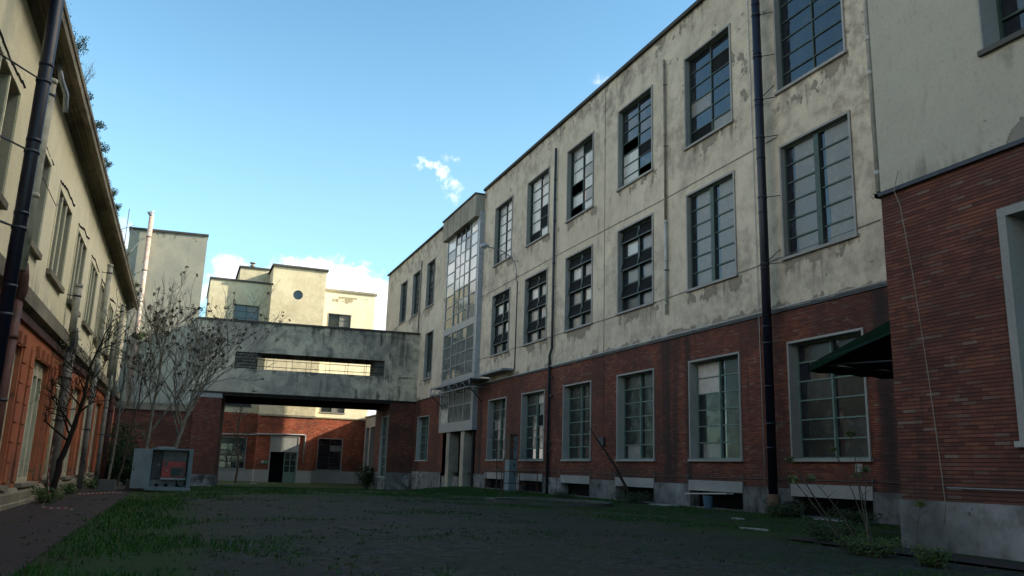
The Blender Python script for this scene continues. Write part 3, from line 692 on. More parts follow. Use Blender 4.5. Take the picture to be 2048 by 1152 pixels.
# ------------------------------------------------------------------ far building behind the bridge
bk = thing('stepped_rear_building', 'sunlit cream building of stepped blocks behind the bridge with a brick ground floor', 'building', (9, 84, -.7))
mb = MB(); BKL.wall(mb, 1.1, 6.75, 5.65, 18.35, [(3.5, 5.9, 12.9, 16.1), (3.6, 6.0, 6.2, 8.6)])
mb.face([(1.1, 83.5, -1), (1.1, 95, -1), (1.1, 95, 18.35), (1.1, 83.5, 18.35)])
HC = (9.28, 17.3)
BKM.wall(mb, 6.75, 11.9, 5.5, 19.95, [(HC[0] - .6, HC[0] + .6, HC[1] - .6, HC[1] + .6)])
for i in range(24):                        # square hole closed to a circle
    a0, a1 = 2 * math.pi * i / 24, 2 * math.pi * (i + 1) / 24
    sq = lambda a: (math.cos(a) / max(abs(math.cos(a)), abs(math.sin(a))) * .6, math.sin(a) / max(abs(math.cos(a)), abs(math.sin(a))) * .6)
    p0, p1 = sq(a0), sq(a1); c0, c1 = (math.cos(a0) * .47, math.sin(a0) * .47), (math.cos(a1) * .47, math.sin(a1) * .47)
    mb.face([BKM.p(HC[0] + p0[0], 0, HC[1] + p0[1]), BKM.p(HC[0] + p1[0], 0, HC[1] + p1[1]), BKM.p(HC[0] + c1[0], 0, HC[1] + c1[1]), BKM.p(HC[0] + c0[0], 0, HC[1] + c0[1])])
    mb.face([BKM.p(HC[0] + c0[0], 0, HC[1] + c0[1]), BKM.p(HC[0] + c1[0], 0, HC[1] + c1[1]), BKM.p(HC[0] + c1[0], -.3, HC[1] + c1[1]), BKM.p(HC[0] + c0[0], -.3, HC[1] + c0[1])])
for X in (6.75, 11.9): mb.face([(X, 81.9, 5.5), (X, 90, 5.5), (X, 90, 19.95), (X, 81.9, 19.95)])
mb.build('wall', 'back_plaster', bk)
mb = MB(); BKL.wall(mb, 11.9, 17.3, 5.6, 18.35, [(12.6, 14.95, 12.9, 16.1), (12.6, 15.0, 6.05, 8.5)]); mb.face([(17.3, 83.5, -1), (17.3, 95, -1), (17.3, 95, 18.35), (17.3, 83.5, 18.35)]); mb.build('wall', 'bright_plaster', bk)
mb = MB(); BKL.wall(mb, 1.1, 6.75, .4, 5.65, [(3.48, 5.95, .4, 3.35)]); BKL.wall(mb, 11.9, 17.3, .45, 5.6, [(12.6, 15.05, .48, 3.6)])
BKM.wall(mb, 6.75, 11.9, .42, 5.4, [(7.95, 10.62, .42, 3.5)])
for X in (6.75, 11.9): mb.face([(X, 81.9, .4), (X, 83.6, .4), (X, 83.6, 5.5), (X, 81.9, 5.5)])
mb.build('brick_wall', 'back_brick', bk)
mb = MB(); BKL.wall(mb, 1.1, 6.75, -1, .4, (), .03); BKL.wall(mb, 11.9, 17.3, -1, .45, (), .03); BKM.wall(mb, 6.72, 11.93, -1, .42, [(7.95, 10.62, -1, .42)], .03)
for X in (6.72, 11.93): mb.face([(X, 81.87, -1), (X, 83.6, -1), (X, 83.6, .42), (X, 81.87, .42)])
mb.build('plinth', 'pale_concrete', bk)
mb = MB(); BKM.box(mb, 6.7, 11.95, -.1, .12, 5.4, 5.58); BKL.box(mb, 11.96, 17.3, -.1, .1, 5.5, 5.62); mb.build('ledge', 'light_coping', bk)
mb = MB(); BKL.box(mb, 1.0, 6.74, -11, .15, 18.35, 18.52); BKM.box(mb, 6.6, 12.05, -8.1, .2, 19.95, 20.15); mb.build('coping', 'weathered_coping', bk)
mb = MB(); BKL.box(mb, 12.06, 17.45, -11, .15, 18.35, 18.58); mb.build('coping', 'light_coping', bk)
mb = MB(); mb.box(3.85, 6.74, 86, 92, 18.5, 20.35); mb.build('roof_hut', 'back_plaster', bk)
mb = MB(); mb.box(3.7, 6.74, 85.85, 92.1, 20.35, 20.52); mb.build('hut_coping', 'weathered_coping', bk)
mb = MB(); mb.tube([(5.0, 86.5, 20.5), (5.0, 86.5, 21.0)], .14, 8); mb.tube([(5.0, 86.5, 21.0), (5.0, 86.5, 21.08)], .3, 8); mb.tube([(5.0, 86.5, 20.7), (5.0, 86.5, 20.78)], .24, 8); mb.build('roof_vent', 'old_pipe', bk)
window(bk, BKL, 3.5, 5.9, 12.9, 16.1, .2, (.5,), 5, pick=table(["gb", "bb", "gb", "bb"]), st=.06, smat='light_coping')
window(bk, BKL, 12.6, 14.95, 12.9, 16.1, .25, (.5,), 5, pick=table(["gd", "gd", "bg", "bb"]), st=.06, smat='pale_concrete')
window(bk, BKL, 3.6, 6.0, 6.2, 8.6, .25, (.5,), 4, pick=table(["dd"]), st=.05, smat='dark_concrete')
window(bk, BKL, 12.6, 15.0, 6.05, 8.5, .25, (.45,), 4, pick=table(["wd", "gd"]), st=.06)
window(bk, BKL, 3.48, 5.95, .4, 3.35, .25, (.5,), 5, pick=table(["dd", "bb", "bb"]), st=.06, fmat='dark_green_steel')
window(bk, BKL, 12.6, 15.05, .48, 3.6, .25, (.5,), 5, pick=table(["bb", "gb", "bb"]), st=.07, fmat='dark_green_steel')
mb = MB(); mb.face([BKM.p(HC[0] + .5 * math.cos(2 * math.pi * i / 24), -.2, HC[1] + .5 * math.sin(2 * math.pi * i / 24)) for i in range(24)]); mb.build('round_window', 'clear_glass', bk)
mb = MB(); mb.face([(1.1, 84.2, -1), (17.3, 84.2, -1), (17.3, 84.2, 18.2), (1.1, 84.2, 18.2)]); mb.build('inner_wall', 'dark_void', bk)
# door
mb = MB(); BKM.box(mb, 7.95, 8.05, -.1, .05, -1, 3.5); BKM.box(mb, 10.52, 10.62, -.1, .05, -1, 3.5); BKM.box(mb, 7.95, 10.62, -.1, .05, 3.501, 3.56); mb.build('door_frame', 'pale_concrete', bk)
mb = MB(); BKM.box(mb, 8.05, 10.52, -.1, 0, 2.08, 3.5); mb.build('door_panel', 'pale_concrete', bk)
dr = MB(); BKM.box(dr, 9.35, 10.5, -.16, -.1, -.75, .25); dr.box(9.35, 9.43, 82.0, 82.06, .25, 2.06); dr.box(10.42, 10.5, 82.0, 82.06, .25, 2.06); dr.box(9.88, 9.96, 82.0, 82.06, .25, 2.06)
for z in (.8, 1.35, 1.95): dr.box(9.43, 10.42, 82.01, 82.05, z, z + .05)
dr = dr.build('door', 'pale_green_steel', bk)
mb = MB(); mb.face([(9.4, 82.04, .25), (10.45, 82.04, .25), (10.45, 82.04, 2.05), (9.4, 82.04, 2.05)]); mb.build('pane', 'dusty_glass', dr)
mb = MB(); mb.face([(8.0, 83.0, -1), (9.4, 83.0, -1), (9.4, 83.0, 2.1), (8.0, 83.0, 2.1)]); mb.build('doorway', 'dark_void', bk)
# exit sign
sg = thing('exit_sign', 'green and white exit sign with an arrow left of the rear door', 'sign', (7.57, 81.86, 1.0))
mb = MB(); BKM.box(mb, 7.25, 7.9, .02, .05, .98, 1.28); mb.build('plate', 'sign_green', sg)
mb = MB(); BKM.quad(mb, 7.27, 7.54, 1.0, 1.26, .054); BKM.quad(mb, 7.6, 7.76, 1.105, 1.155, .054)
mb.face([BKM.p(7.72, .054, 1.03), BKM.p(7.86, .054, 1.13), BKM.p(7.72, .054, 1.23)]); mb.build('arrow', 'paper', sg)
pp = MB(); pp.tube([BKL.p(3.25, .1, 3.56), BKL.p(6.5, .1, 3.64), BKM.p(6.62, .1, 3.66), BKM.p(11.05, .1, 3.76), BKM.p(11.12, .1, 3.68), BKM.p(11.1, .1, 1.15)], .075, 8)
pp = pp.build('wall_pipe', 'white_steel'); tag(pp, 'white pipe bent over the rear door and down beside it', 'pipe'); recentre(pp, (11.1, 81.8, 1.15))
# colonnade running toward the rear building
po = thing('colonnade', 'pale concrete colonnade between the factory end and the rear building', 'colonnade', (17.4, 79, -.7))
PO = Frame((17.15, 0), (0, 1), (-1, 0))
mb = MB(); PO.box(mb, 74.2, 83.4, -.5, 0, 4.75, 5.75); mb.build('beam', 'pale_concrete', po)
for yy in (75.6, 78.3, 81.0, 83.0): mb = MB(); PO.box(mb, yy - .28, yy + .28, -.5, .02, -1, 4.75); mb.build('column', 'pale_concrete', po)
mb = MB(); mb.box(17.6, 30, 74.3, 90, 5.76, 5.95); mb.hexa([(17.0, 74.3, 5.76), (17.65, 74.3, 5.76), (17.65, 83.4, 5.76), (17.0, 83.4, 5.76), (17.0, 74.3, 5.86), (17.65, 74.3, 5.86), (17.65, 83.4, 5.86), (17.0, 83.4, 5.86)]); mb.build('roof', 'light_coping', po)
mb = MB(); mb.face([(21, 74.3, -1), (21, 90, -1), (21, 90, 5.7), (21, 74.3, 5.7)]); mb.build('inner_wall', 'back_brick', po)

# ------------------------------------------------------------------ left building
lb = thing('ochre_building', 'low left building with ochre plaster upper floor above an orange rusticated ground floor', 'building', (-3.42, 28, -.15))
LU = [9.95 + 4.05 * k for k in range(9)]
LEND = 49.3
UH = [(u, u + 2.4, 5.40, 7.46) for u in LU]; LH = [(u + .25, u + 2.55, .36, 3.30) for u in LU]
mb = MB(); LB.wall(mb, 5.5, LEND, 4.5, 9.1, UH, 0, .42)
e2 = Frame((-3.42, LEND), (-1, 0), (0, 1)); e2.wall(mb, 0, 8, 4.5, 9.1); mb.build('wall', 'ochre_plaster', lb)
mb = MB(); LB.wall(mb, 5.5, LEND, .28, 3.98, LH, 0, .10); e2.wall(mb, 0, 8, -.9, 4.5); mb.build('ground_floor_wall', 'orange_plaster', lb)
for u in LU:
    for s in (u + .25 - .62, u + 2.55 + .12):
        mb = MB()
        for k in range(7): LB.box(mb, s + .012 * (k % 2), s + .50, 0, .035, .42 + .43 * k, .42 + .43 * k + .395); LB.box(mb, s + .02, s + .48, 0, .012, .42 + .43 * k + .3, .42 + .43 * (k + 1) + .05)
        mb.build('pilaster', 'orange_plaster', lb)
mb = MB()
for q in ((5.5, LEND),):
    for (w0, z0, w1, z1) in ((0, 4.5, .20, 4.40), (.20, 4.40, .20, 4.08), (.20, 4.08, .06, 4.0), (.06, 4.0, 0, 4.0)):
        mb.face([LB.p(5.5, w0, z0), LB.p(LEND + .1, w0, z0), LB.p(LEND + .1, w1, z1), LB.p(5.5, w1, z1)])
mb.build('string_course', 'cornice_concrete', lb)
mb = MB(); LB.box(mb, 5.5, LEND, 0, .07, 3.80, 3.98); mb.build('frieze', 'red_pipe', lb)
mb = MB(); prof = [(0, .28), (.05, .28), (.13, .17), (.13, -.02), (.16, -.04), (.16, -.9)]
for (a, b), (c, d) in zip(prof, prof[1:]): mb.face([LB.p(5.5, a, b), LB.p(LEND, a, b), LB.p(LEND, c, d), LB.p(5.5, c, d)])
mb.build('plinth', 'cornice_concrete', lb)
prof = [(0, 9.0), (.05, 9.0), (.05, 9.06), (.09, 9.07), (.13, 9.12), (.19, 9.13), (.20, 9.16), (.27, 9.18), (.28, 9.20), (.35, 9.19), (.37, 9.10), (.44, 9.06), (.50, 9.05), (.50, 9.22), (.53, 9.24), (.53, 9.36), (0, 9.5), (-1.5, 9.75)]
mb = MB(); us = fr_(5.5, LEND + .3, 24)
for u0, u1 in zip(us, us[1:]):
    for (a, b), (c, d) in zip(prof, prof[1:]): mb.face([LB.p(u0, a, b), LB.p(u1 - .012, a, b), LB.p(u1 - .012, c, d), LB.p(u0, c, d)])
mb.build('cornice', 'cornice_concrete', lb)
mb = MB(); mb.face([LB.p(5.5, .5, 9.345), LB.p(LEND + .3, .5, 9.345), LB.p(LEND + .3, -4.5, 10.6), LB.p(5.5, -4.5, 10.6)]); mb.face([LB.p(5.5, -4.5, 10.6), LB.p(LEND, -4.5, 10.6), LB.p(LEND, -9, 9.3), LB.p(5.5, -9, 9.3)])
mb.face([LB.p(5.5, -9, -1), LB.p(LEND, -9, -1), LB.p(LEND, -9, 9.3), LB.p(5.5, -9, 9.3)]); mb.face([LB.p(5.5, 0, -1), LB.p(5.5, -9, -1), LB.p(5.5, -9, 9.3), LB.p(5.5, 0, 9.3)]); mb.build('roof', 'roof_dark', lb)
RL = random.Random(7)
for k, u in enumerate(LU):
    mb = MB(); a, b = u, u + 2.4
    for s in (a + .77, a + 1.57): LB.box(mb, s - .03, s + .03, -.02, .004, 5.40, 7.46)
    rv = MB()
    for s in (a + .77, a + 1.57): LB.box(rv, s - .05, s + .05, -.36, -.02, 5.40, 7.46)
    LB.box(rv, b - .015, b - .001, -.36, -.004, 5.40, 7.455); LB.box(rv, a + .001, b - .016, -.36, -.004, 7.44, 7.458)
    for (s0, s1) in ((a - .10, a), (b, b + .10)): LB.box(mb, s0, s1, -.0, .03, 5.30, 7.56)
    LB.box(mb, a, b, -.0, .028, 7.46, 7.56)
    so = mb.build('window', 'ochre_plaster', lb); rv.build('reveal', 'shaded_reveal_plaster', so)
    mb = MB(); LB.box(mb, a - .10, b + .10, -.35, .11, 5.27, 5.40); mb.build('sill', 'cornice_concrete', so)
    mb = MB(); LB.quad(mb, a, b, 5.4, 7.46, -.36); mb.build('blind', 'pale_infill' if k % 2 else 'board', so)
    mb = MB(); z = 7.62; s = a - .05
    while s < b + .3:
        l = RL.uniform(.25, .5); LB.box(mb, s, min(s + l, b + .35), 0, .022, z, z + .028); s += l; z += RL.choice((.035, .05, -.02))
    mb.build('lintel_trim', 'roof_dark', so)
    a, b = u + .25, u + 2.55; mb = MB()
    LB.wall(mb, a, b, .36, 3.30, [(a + .16, a + .72, .48, 2.95), (a + .90, a + 1.42, .48, 2.95), (a + 1.60, b - .16, .48, 2.95)], -.10, .22)
    so = mb.build('window', 'pale_infill', lb)
    mb = MB(); LB.quad(mb, a, b, .4, 3.0, -.31); mb.build('blind', 'board' if k % 2 else 'pale_infill', so)
    mb = MB(); LB.box(mb, a - .06, b + .06, -.2, .15, .28, .37); mb.build('sill', 'cornice_concrete', so)
    mb = MB()
    for s in (a + .0, a + .78, a + 1.48, b - .22): LB.box(mb, s, s + .22, -.09, .10, 3.30, 3.56)
    mb.build('corbel', 'orange_plaster', so)

# ------------------------------------------------------------------ pipes
def pipe(name, label, pts, r, mat, cat='drainpipe', group=None, joints=(), jr=1.18, jh=.09, jmat=None, brk=(), fr=None, bl=.3, bmat='dark_steel', extra=None):
    base = min(pts, key=lambda p: p[2]); root = thing(name, label, cat, base, group)
    mb = MB(); mb.tube(pts, r, 12); mb.build('pipe', mat, root)
    for z in joints:
        p = fr(z); q = MB(); q.tube([(p[0], p[1], z - jh / 2), (p[0], p[1], z + jh / 2)], r * jr, 12); q.build('collar', jmat or mat, root)
    for z in brk:
        p = fr(z); q = MB(); q.tube([(p[0], p[1], z - .025), (p[0], p[1], z + .025)], r * 1.12, 12)
        for t in (extra(p, z) if extra else ()): q.tube(t, .014, 5)
        q.build('bracket', bmat, root)
    return root
# big black flue on the factory wall
fx, fy = 16.12, 20.05
fl = pipe('black_flue', 'thick black flue pipe standing against the factory wall full height', [(fx, fy, .55), (fx, fy, 19.6)], .135, 'black_enamel', 'flue',
    joints=[1.9, 3.7, 5.5, 7.3, 9.1, 10.9, 12.7, 14.5, 16.3, 18.1], jr=1.06, jh=.05, fr=lambda z: (fx, fy), brk=[2.6, 5.0, 7.45, 9.6, 11.6, 12.9, 14.4, 15.9],
    extra=lambda p, z: [[(p[0], p[1], z), (16.48, p[1] - .42, z)]] + ([[(p[0], p[1], z), (16.48, p[1] - .30, z + .45)]] if z in (7.45, 12.9) else []))
mb = MB(); mb.tube([(fx, fy, -.05), (fx, fy, .58)], .19, 14); mb.build('base_sleeve', 'clay', fl)
ty = MB(); ty.tube([(16.02, 19.35, .20), (16.30, 19.30, .22)], .22, 16); ty = ty.build('pipe_elbow', 'rubber'); tag(ty, 'dark round pipe end lying beside the black flue base', 'pipe'); recentre(ty, (16.1, 19.3, 0))
# left black flue
lx, ly = -2.76, 14.75
pipe('black_flue', 'thick black flue pipe in front of the ochre upper windows at the left edge', [(lx, ly, -.1), (lx, ly, 12.5)], .105, 'black_enamel', 'flue', joints=[1.7, 3.6, 4.8, 6.05, 7.4, 8.8], jr=1.08, jh=.06, fr=lambda z: (lx, ly), brk=[3.15, 4.55, 5.85, 7.1],
    extra=lambda p, z: [[(p[0], p[1], z), (-3.42, p[1] - .9, z + .05)], [(p[0], p[1], z), (-3.42, p[1] - 1.4, z - .1)]])
def wallpipe(label, fr, u, w, z0, z1, r, mat, joints=(), brk=(), kink=None, name='drainpipe', cap=None):
    p = fr.p(u, w, 0)
    pts = [fr.p(u, w, z1), fr.p(u, w, z0)] if not kink else [fr.p(u, w, z1), fr.p(u, w, kink + .3), fr.p(u + .28, w * .9, kink), fr.p(u + .28, w * .9, z0)]
    return pipe(name, label, pts, r, mat, joints=joints, fr=lambda z: p[:2], brk=brk, extra=lambda q, z: [[(q[0], q[1], z), fr.p(u - .12, 0, z)]])
wallpipe('rust stained grey drainpipe between the second and third upper windows', FR, 26.13, .09, 10.6, 17.3, .05, 'old_pipe', joints=(17.1, 14.1, 12.2, 11.2), brk=(16.2, 13.6))
wallpipe('pale lower length of drainpipe ending above the leaking brick', FR, 26.13, .095, 6.9, 10.58, .058, 'pale_pipe', joints=(10.5, 9.0, 7.3), brk=(8.6,))
wallpipe('black iron drainpipe running down the factory front to the ground', FR, 36.45, .12, .0, 17.3, .065, 'dark_steel', joints=(15.6, 13.4, 11.2, 9.0, 4.6, 2.4), brk=(14.5, 10, 5.5, 2), kink=6.6)
wallpipe('thin pale drainpipe on the factory near the bridge', FR, 62.2, .08, 7.2, 17.2, .05, 'old_pipe', joints=(15, 12, 9.5))
wallpipe("pale drainpipe in the corner beside the nearer block ending at its ledge", FR, 10.62, 5.42, 6.05, 19.5, .047, "pale_pipe", joints=(11.5, 9.05, 8.35, 6.4))
P = [(17.7, 4.45, 8.4, 'fibre_pipe', (8.35, 5.95), 'beige pipe with a bell top beside the left black flue'), (26.1, 4.45, 5.85, 'fibre_pipe', (5.8,), 'short beige pipe with a bell top above the leaning dark tree'),
     (34.0, 4.45, 8.2, 'fibre_pipe', (8.15,), 'tall beige pipe between the further ochre windows'), (42.3, 4.45, 8.1, 'fibre_pipe', (8.05, 5.6), 'farthest beige pipe under the left eaves'), (39.9, 4.4, 6.0, 'dirty_pipe', (5.95,), 'short dirty pipe near the end of the left building')]
for u, z0, z1, mt, jt, lab in P: wallpipe(lab, LB, u, .25, z0, z1, .095, mt, joints=jt, brk=(z1 - .35,))
P = [(17.9, 'red_pipe', 'dark red lower pipe on the orange wall at the left edge', .10), (26.4, 'dirty_pipe', 'grimy grey pipe standing behind the leaning dark tree', .12), (27.1, 'red_pipe', 'thin dark pipe on the orange wall behind the leaning tree', .06),
     (34.1, 'dirty_pipe', 'pale pipe against the middle of the orange wall', .10), (40.6, 'dirty_pipe', 'pipe near the far end of the orange wall', .09), (43.4, 'red_pipe', 'orange pipe with a white elbow at the far end of the orange wall', .12)]
for u, mt, lab, r in P:
    rt = wallpipe(lab, LB, u, .24, -.1, 3.9, r, mt, joints=(3.2,), brk=(2.0,))
    if r >= .09:
        q = MB(); q.tube([LB.p(u, .24, 3.85), LB.p(u, .30, 4.1), LB.p(u - .1, .30, 4.35), LB.p(u - .15, .26, 4.6)], r * .95, 10); q.build('elbow', 'fibre_pipe' if u > 30 else mt, rt)
sp = MB(); sp.tube([LB.p(18.35, .2, 9.08), LB.p(18.45, .28, 8.75), LB.p(18.9, .34, 8.62), LB.p(19.0, .36, 8.25)], .055, 10)
sp = sp.build('gutter_spout', 'galvanised'); tag(sp, 'short bent grey spout hanging from the left eaves', 'spout'); recentre(sp, LB.p(18.9, .3, 8.3))
# chimney pipe on the tower
ch = thing('flue_pipe', 'tall pinkish flue pipe with a cowl fixed to the tower', 'flue', BR.p(-3.97, .34, 4.9))
mb = MB(); mb.tube([BR.p(-3.97, .34, 4.6), BR.p(-3.97, .34, 18.35)], .17, 14); mb.build('pipe', 'pink_pipe', ch)
for z in (7.2, 9.6, 12.0, 14.3, 16.8): mb = MB(); mb.tube([BR.p(-3.97, .34, z - .05), BR.p(-3.97, .34, z + .05)], .20, 14); mb.tube([BR.p(-4.2, 0, z), BR.p(-3.97, .3, z)], .03, 5); mb.build('collar', 'old_pipe', ch)
mb = MB(); mb.tube([BR.p(-3.97, .34, 18.35), BR.p(-4.0, .38, 18.55)], .16, 12); mb.tube([BR.p(-4.22, .34, 18.5), BR.p(-3.8, .34, 18.8)], [.20, .03], 10); mb.build('cowl', 'galvanised', ch)
mb = MB(); mb.tube([BR.p(-5.2, .2, -.9), BR.p(-5.25, .2, 11)], .12, 8); mb.tube([BR.p(-4.8, .25, -.9), BR.p(-4.8, .25, 8)], .07, 8)
dp = mb.build('drainpipe', 'dirty_pipe'); tag(dp, 'pair of grimy pipes in the dark gap beside the tower', 'drainpipe'); recentre(dp, BR.p(-5.2, .2, -.9))

# ------------------------------------------------------------------ lamp and cables
la = thing('wall_lamp', 'curved arm street lamp fixed to the factory wall by the stair bay', 'street lamp', FR.p(41.5, .1, 11.75))
mb = MB(); pts = []
for k in range(11):
    a = R(90 * k / 10); pts.append(FR.p(41.5 + .1 * math.sin(a), .12 + 1.45 * (1 - math.cos(a)), 11.9 + 1.15 * math.sin(a)))
mb.tube([FR.p(41.5, .12, 11.3)] + pts + [FR.p(41.6, 1.85, 13.08)], .03, 8); mb.tube([FR.p(41.5, 0, 12.45), FR.p(41.5, .35, 12.45)], .02, 6); mb.tube([FR.p(41.5, 0, 11.6), FR.p(41.5, .14, 11.6)], .025, 6); mb.build('arm', 'grey_steel', la)
mb = MB(); mb.tube([FR.p(41.6, 1.75, 13.12), FR.p(41.6, 1.9, 13.13), FR.p(41.6, 2.1, 13.10), FR.p(41.6, 2.25, 13.05)], [.05, .13, .16, .08], 12); mb.build('lamp_head', 'galvanised', la)
mb = MB(); mb.tube([FR.p(41.6, 1.98, 13.02), FR.p(41.6, 2.0, 12.95)], [.12, .05], 10); mb.build('lamp_glass', 'pale_glass', la)
def cable(label, pts, r, mat='cable', cat='cable', name='cable', group=None):
    mb = MB(); mb.tube(pts, r, 6); o = mb.build(name, mat); tag(o, label, cat, group); return recentre(o, min(pts, key=lambda p: p[2]))
cable('grey conduit dropping from the curved wall lamp to the brick line', [FR.p(41.5, .03, 11.3), FR.p(41.55, .03, 6.4)], .028, 'dark_steel')
cable('thin wire crossing the plaster above the middle floor windows', [FR.p(19.7, .03, 11.55), FR.p(26, .03, 11.50), FR.p(36, .03, 11.58), FR.p(47.4, .03, 11.5)], .010)
cable('thin wire crossing the plaster at the sills of the middle floor windows', [FR.p(15.8, .03, 7.75), FR.p(21, .03, 7.6), FR.p(30, .03, 7.5), FR.p(47.4, .03, 7.6)], .010)
cable('thin wire hanging straight down between the third and fourth window bays', [FR.p(31.25, .02, 18.3), FR.p(31.25, .02, 2.2)], .009)
cable('thin wire beside the black flue', [FR.p(20.9, .03, 17.5), FR.p(20.85, .04, 6.3), FR.p(20.8, .06, .2)], .012, 'white_conduit')
cable('pale conduit running along the top of the factory brickwork', [FR.p(15.3, .10, 6.06), FR.p(30, .10, 6.06), FR.p(47.5, .10, 6.04)], .028, 'white_conduit', 'conduit', 'conduit')
cd = MB(); prev = 15.2
cd.tube([FR.p(15.0, .03, 1.02), FR.p(24.6, .03, 1.0), FR.p(24.7, .03, .98)], .009, 6); cd.tube([FR.p(24.7, .03, .99), FR.p(31.6, .03, 1.0)], .009, 6); cd.tube([FR.p(32.1, .03, 1.05), FR.p(45.6, .03, 1.05)], .009, 6)
for a, b in WU:
    for q in (a - .06, b + .06): cd.tube([FR.p(q, .10, 1.05), FR.p(q, .10, .15)], .008, 5); FR.box(cd, q - .02, q + .02, 0, .1, 1.02, 1.08)
cd = cd.build('conduit', 'cable'); tag(cd, 'thin pale conduit with short drops along the foot of the factory brick wall', 'conduit'); recentre(cd, FR.p(30, 0, .2))
cable('pale cable hanging down the dark red brick of the nearer block', [NB.p(10.0, .10, 6.2), NB.p(10.12, .10, 5.9), NB.p(10.02, .09, 5.6), NB.p(9.88, .08, 4.4), NB.p(9.72, .08, 2.6), NB.p(9.62, .08, 1.1), NB.p(9.60, .08, .7), NB.p(9.64, .1, .4)], .0075, 'old_pipe')
cable('pale conduit running level just above the plinth of the nearer block', [NB.p(9.56, .07, .96), NB.p(6.5, .07, .95), NB.p(3, .07, .95)], .009, 'white_conduit', 'conduit', 'conduit')
cable('slack wire on the ochre wall below the left eaves', [LB.p(19.6, .04, 6.9), LB.p(21.2, .12, 6.75), LB.p(22.8, .04, 7.35)], .010)
cable('thin wire strung from the left eaves to the tower roof', [(-2.9, 38, 9.6), (-3.3, 50, 13.2), BR.p(-5.3, 0, 17.4)], .02)
ae_ = MB(); ae_.tube([(-3.0, 36.5, 9.4), (-3.0, 36.6, 11.2)], .015, 5); ae_.tube([(-3.3, 36.5, 10.2), (-2.7, 36.5, 10.5)], .01, 5); ae_ = ae_.build('aerial', 'dark_steel'); tag(ae_, 'thin aerial sticking up from the left eaves', 'aerial'); recentre(ae_, (-3, 36.5, 9.4))
jb = MB(); FR.box(jb, 31.05, 31.5, .0, .12, 2.15, 2.5); jb = jb.build('junction_box', 'dark_steel'); tag(jb, 'small dark junction box on the brick beside the leaning dead branch', 'junction box'); recentre(jb, FR.p(31.3, 0, 2.15))
pl = MB(); FR.box(pl, 16.95, 17.2, .0, .02, 1.26, 1.36); FR.box(pl, 16.95, 17.2, .0, .02, 1.38, 1.46); pl = pl.build('plaque', 'paper'); tag(pl, 'small pale plaque under the nearest ground floor window', 'plaque'); recentre(pl, FR.p(17, 0, 1.26))

# ------------------------------------------------------------------ green awning behind the corner of the nearer block
aw = thing('green_awning', 'ragged dark green awning on the far side of the nearer block', 'awning', (14, 10.7, 3.9))
mb = MB(); X0, X1 = 11.95, 16.4
top = [(X0 + .4, 10.6, 4.35), (X1, 10.6, 4.35)]; low = [(X0, 13.55, 3.36), (X1, 13.55, 3.36)]
n_ = 16
def aq(a, b, t): return tuple(a[i] + (b[i] - a[i]) * t for i in range(3))
for i in range(n_):
    t0, t1 = i / n_, (i + 1) / n_
    for j in range(4):
        f0, f1 = j / 4, (j + 1) / 4
        def pt(t, f): 
            q = aq(aq(top[0], top[1], t), aq(low[0], low[1], t), f); return (q[0], q[1], q[2] - .10 * math.sin(f * math.pi) - .03 * math.sin(t * 25 + f * 6))
        mb.face([pt(t0, f0), pt(t1, f0), pt(t1, f1), pt(t0, f1)], 0, True)
    mb.face([aq(low[0], low[1], t0), aq(low[0], low[1], t1), (X0 + (X1 - X0) * t1, 13.6, 3.18 + .03 * (i % 2)), (X0 + (X1 - X0) * t0, 13.6, 3.18 + .03 * ((i + 1) % 2))])
mb.face([(X0 + .4, 10.6, 4.35), (X0, 13.55, 3.36), (X0, 13.58, 3.2), (X0 + .05, 12.2, 3.55), (X0 + .4, 10.6, 4.0)])
mb.build('canopy', 'green_canvas', aw)
mb = MB(); mb.tube([(X0 + .1, 13.5, 3.33), (X1, 13.5, 3.33)], .025, 6); mb.tube([(X0 + .5, 10.6, 3.2), (X0 + .15, 13.5, 3.33)], .02, 6); mb.tube([(14.3, 10.6, 3.2), (14.3, 13.5, 3.33)], .02, 6); mb.build('frame', 'dark_steel', aw)

# ------------------------------------------------------------------ metal cabinet with its door open
cy0, cy1 = 33.0, 33.9; zg = gz(0, 33)
cb = thing('metal_cabinet', 'grey metal cabinet standing open with a red machine inside', 'cabinet', (-.2, 33.4, zg))
mb = MB(); x0, x1, z0, z1 = -.90, .52, 0.02, 1.42
mb.box(x0, x0 + .05, cy0, cy1, z0, z1); mb.box(x1 - .14, x1, cy0, cy1, z0, z1); mb.box(x0 + .05, x1 - .14, cy0, cy1, z1 - .06, z1); mb.box(x0 + .05, x1 - .14, cy1 - .04, cy1, z0, z1 - .06); mb.box(x0 + .05, x1 - .14, cy0 + .02, cy1 - .04, z0, z0 + .04)
mb.build('body', 'cabinet_paint', cb)
mb = MB(); mb.box(x0 - .10, x1 + .02, cy0 - .25, cy1, -.07, .015); mb.build('base', 'cabinet_paint', cb)
mb = MB(); mb.hexa([(-1.46, 32.55, .0), (-.90, 32.98, .0), (-.90, 33.02, .0), (-1.46, 32.59, .0), (-1.46, 32.55, 1.38), (-.90, 32.98, 1.38), (-.90, 33.02, 1.38), (-1.46, 32.59, 1.38)])
d_ = mb.build('door', 'cabinet_paint', cb)
mb = MB(); mb.tube([(-1.40, 32.55, .75), (-1.40, 32.52, .75), (-1.40, 32.52, .60)], .012, 6); mb.build('handle', 'dark_steel', d_)
mb = MB(); mb.box(x0 + .06, -.50, 33.5, 33.8, .33, 1.35); mb.build('side_panel', 'cabinet_brown', cb)
mb = MB(); mb.box(-.50, x1 - .2, 33.25, 33.8, .97, 1.34); mb.build('top_panel', 'cabinet_inside', cb)
mb = MB(); mb.box(-.49, x1 - .22, 33.2, 33.8, .40, .96); mc = mb.build('machine', 'machine_red', cb)
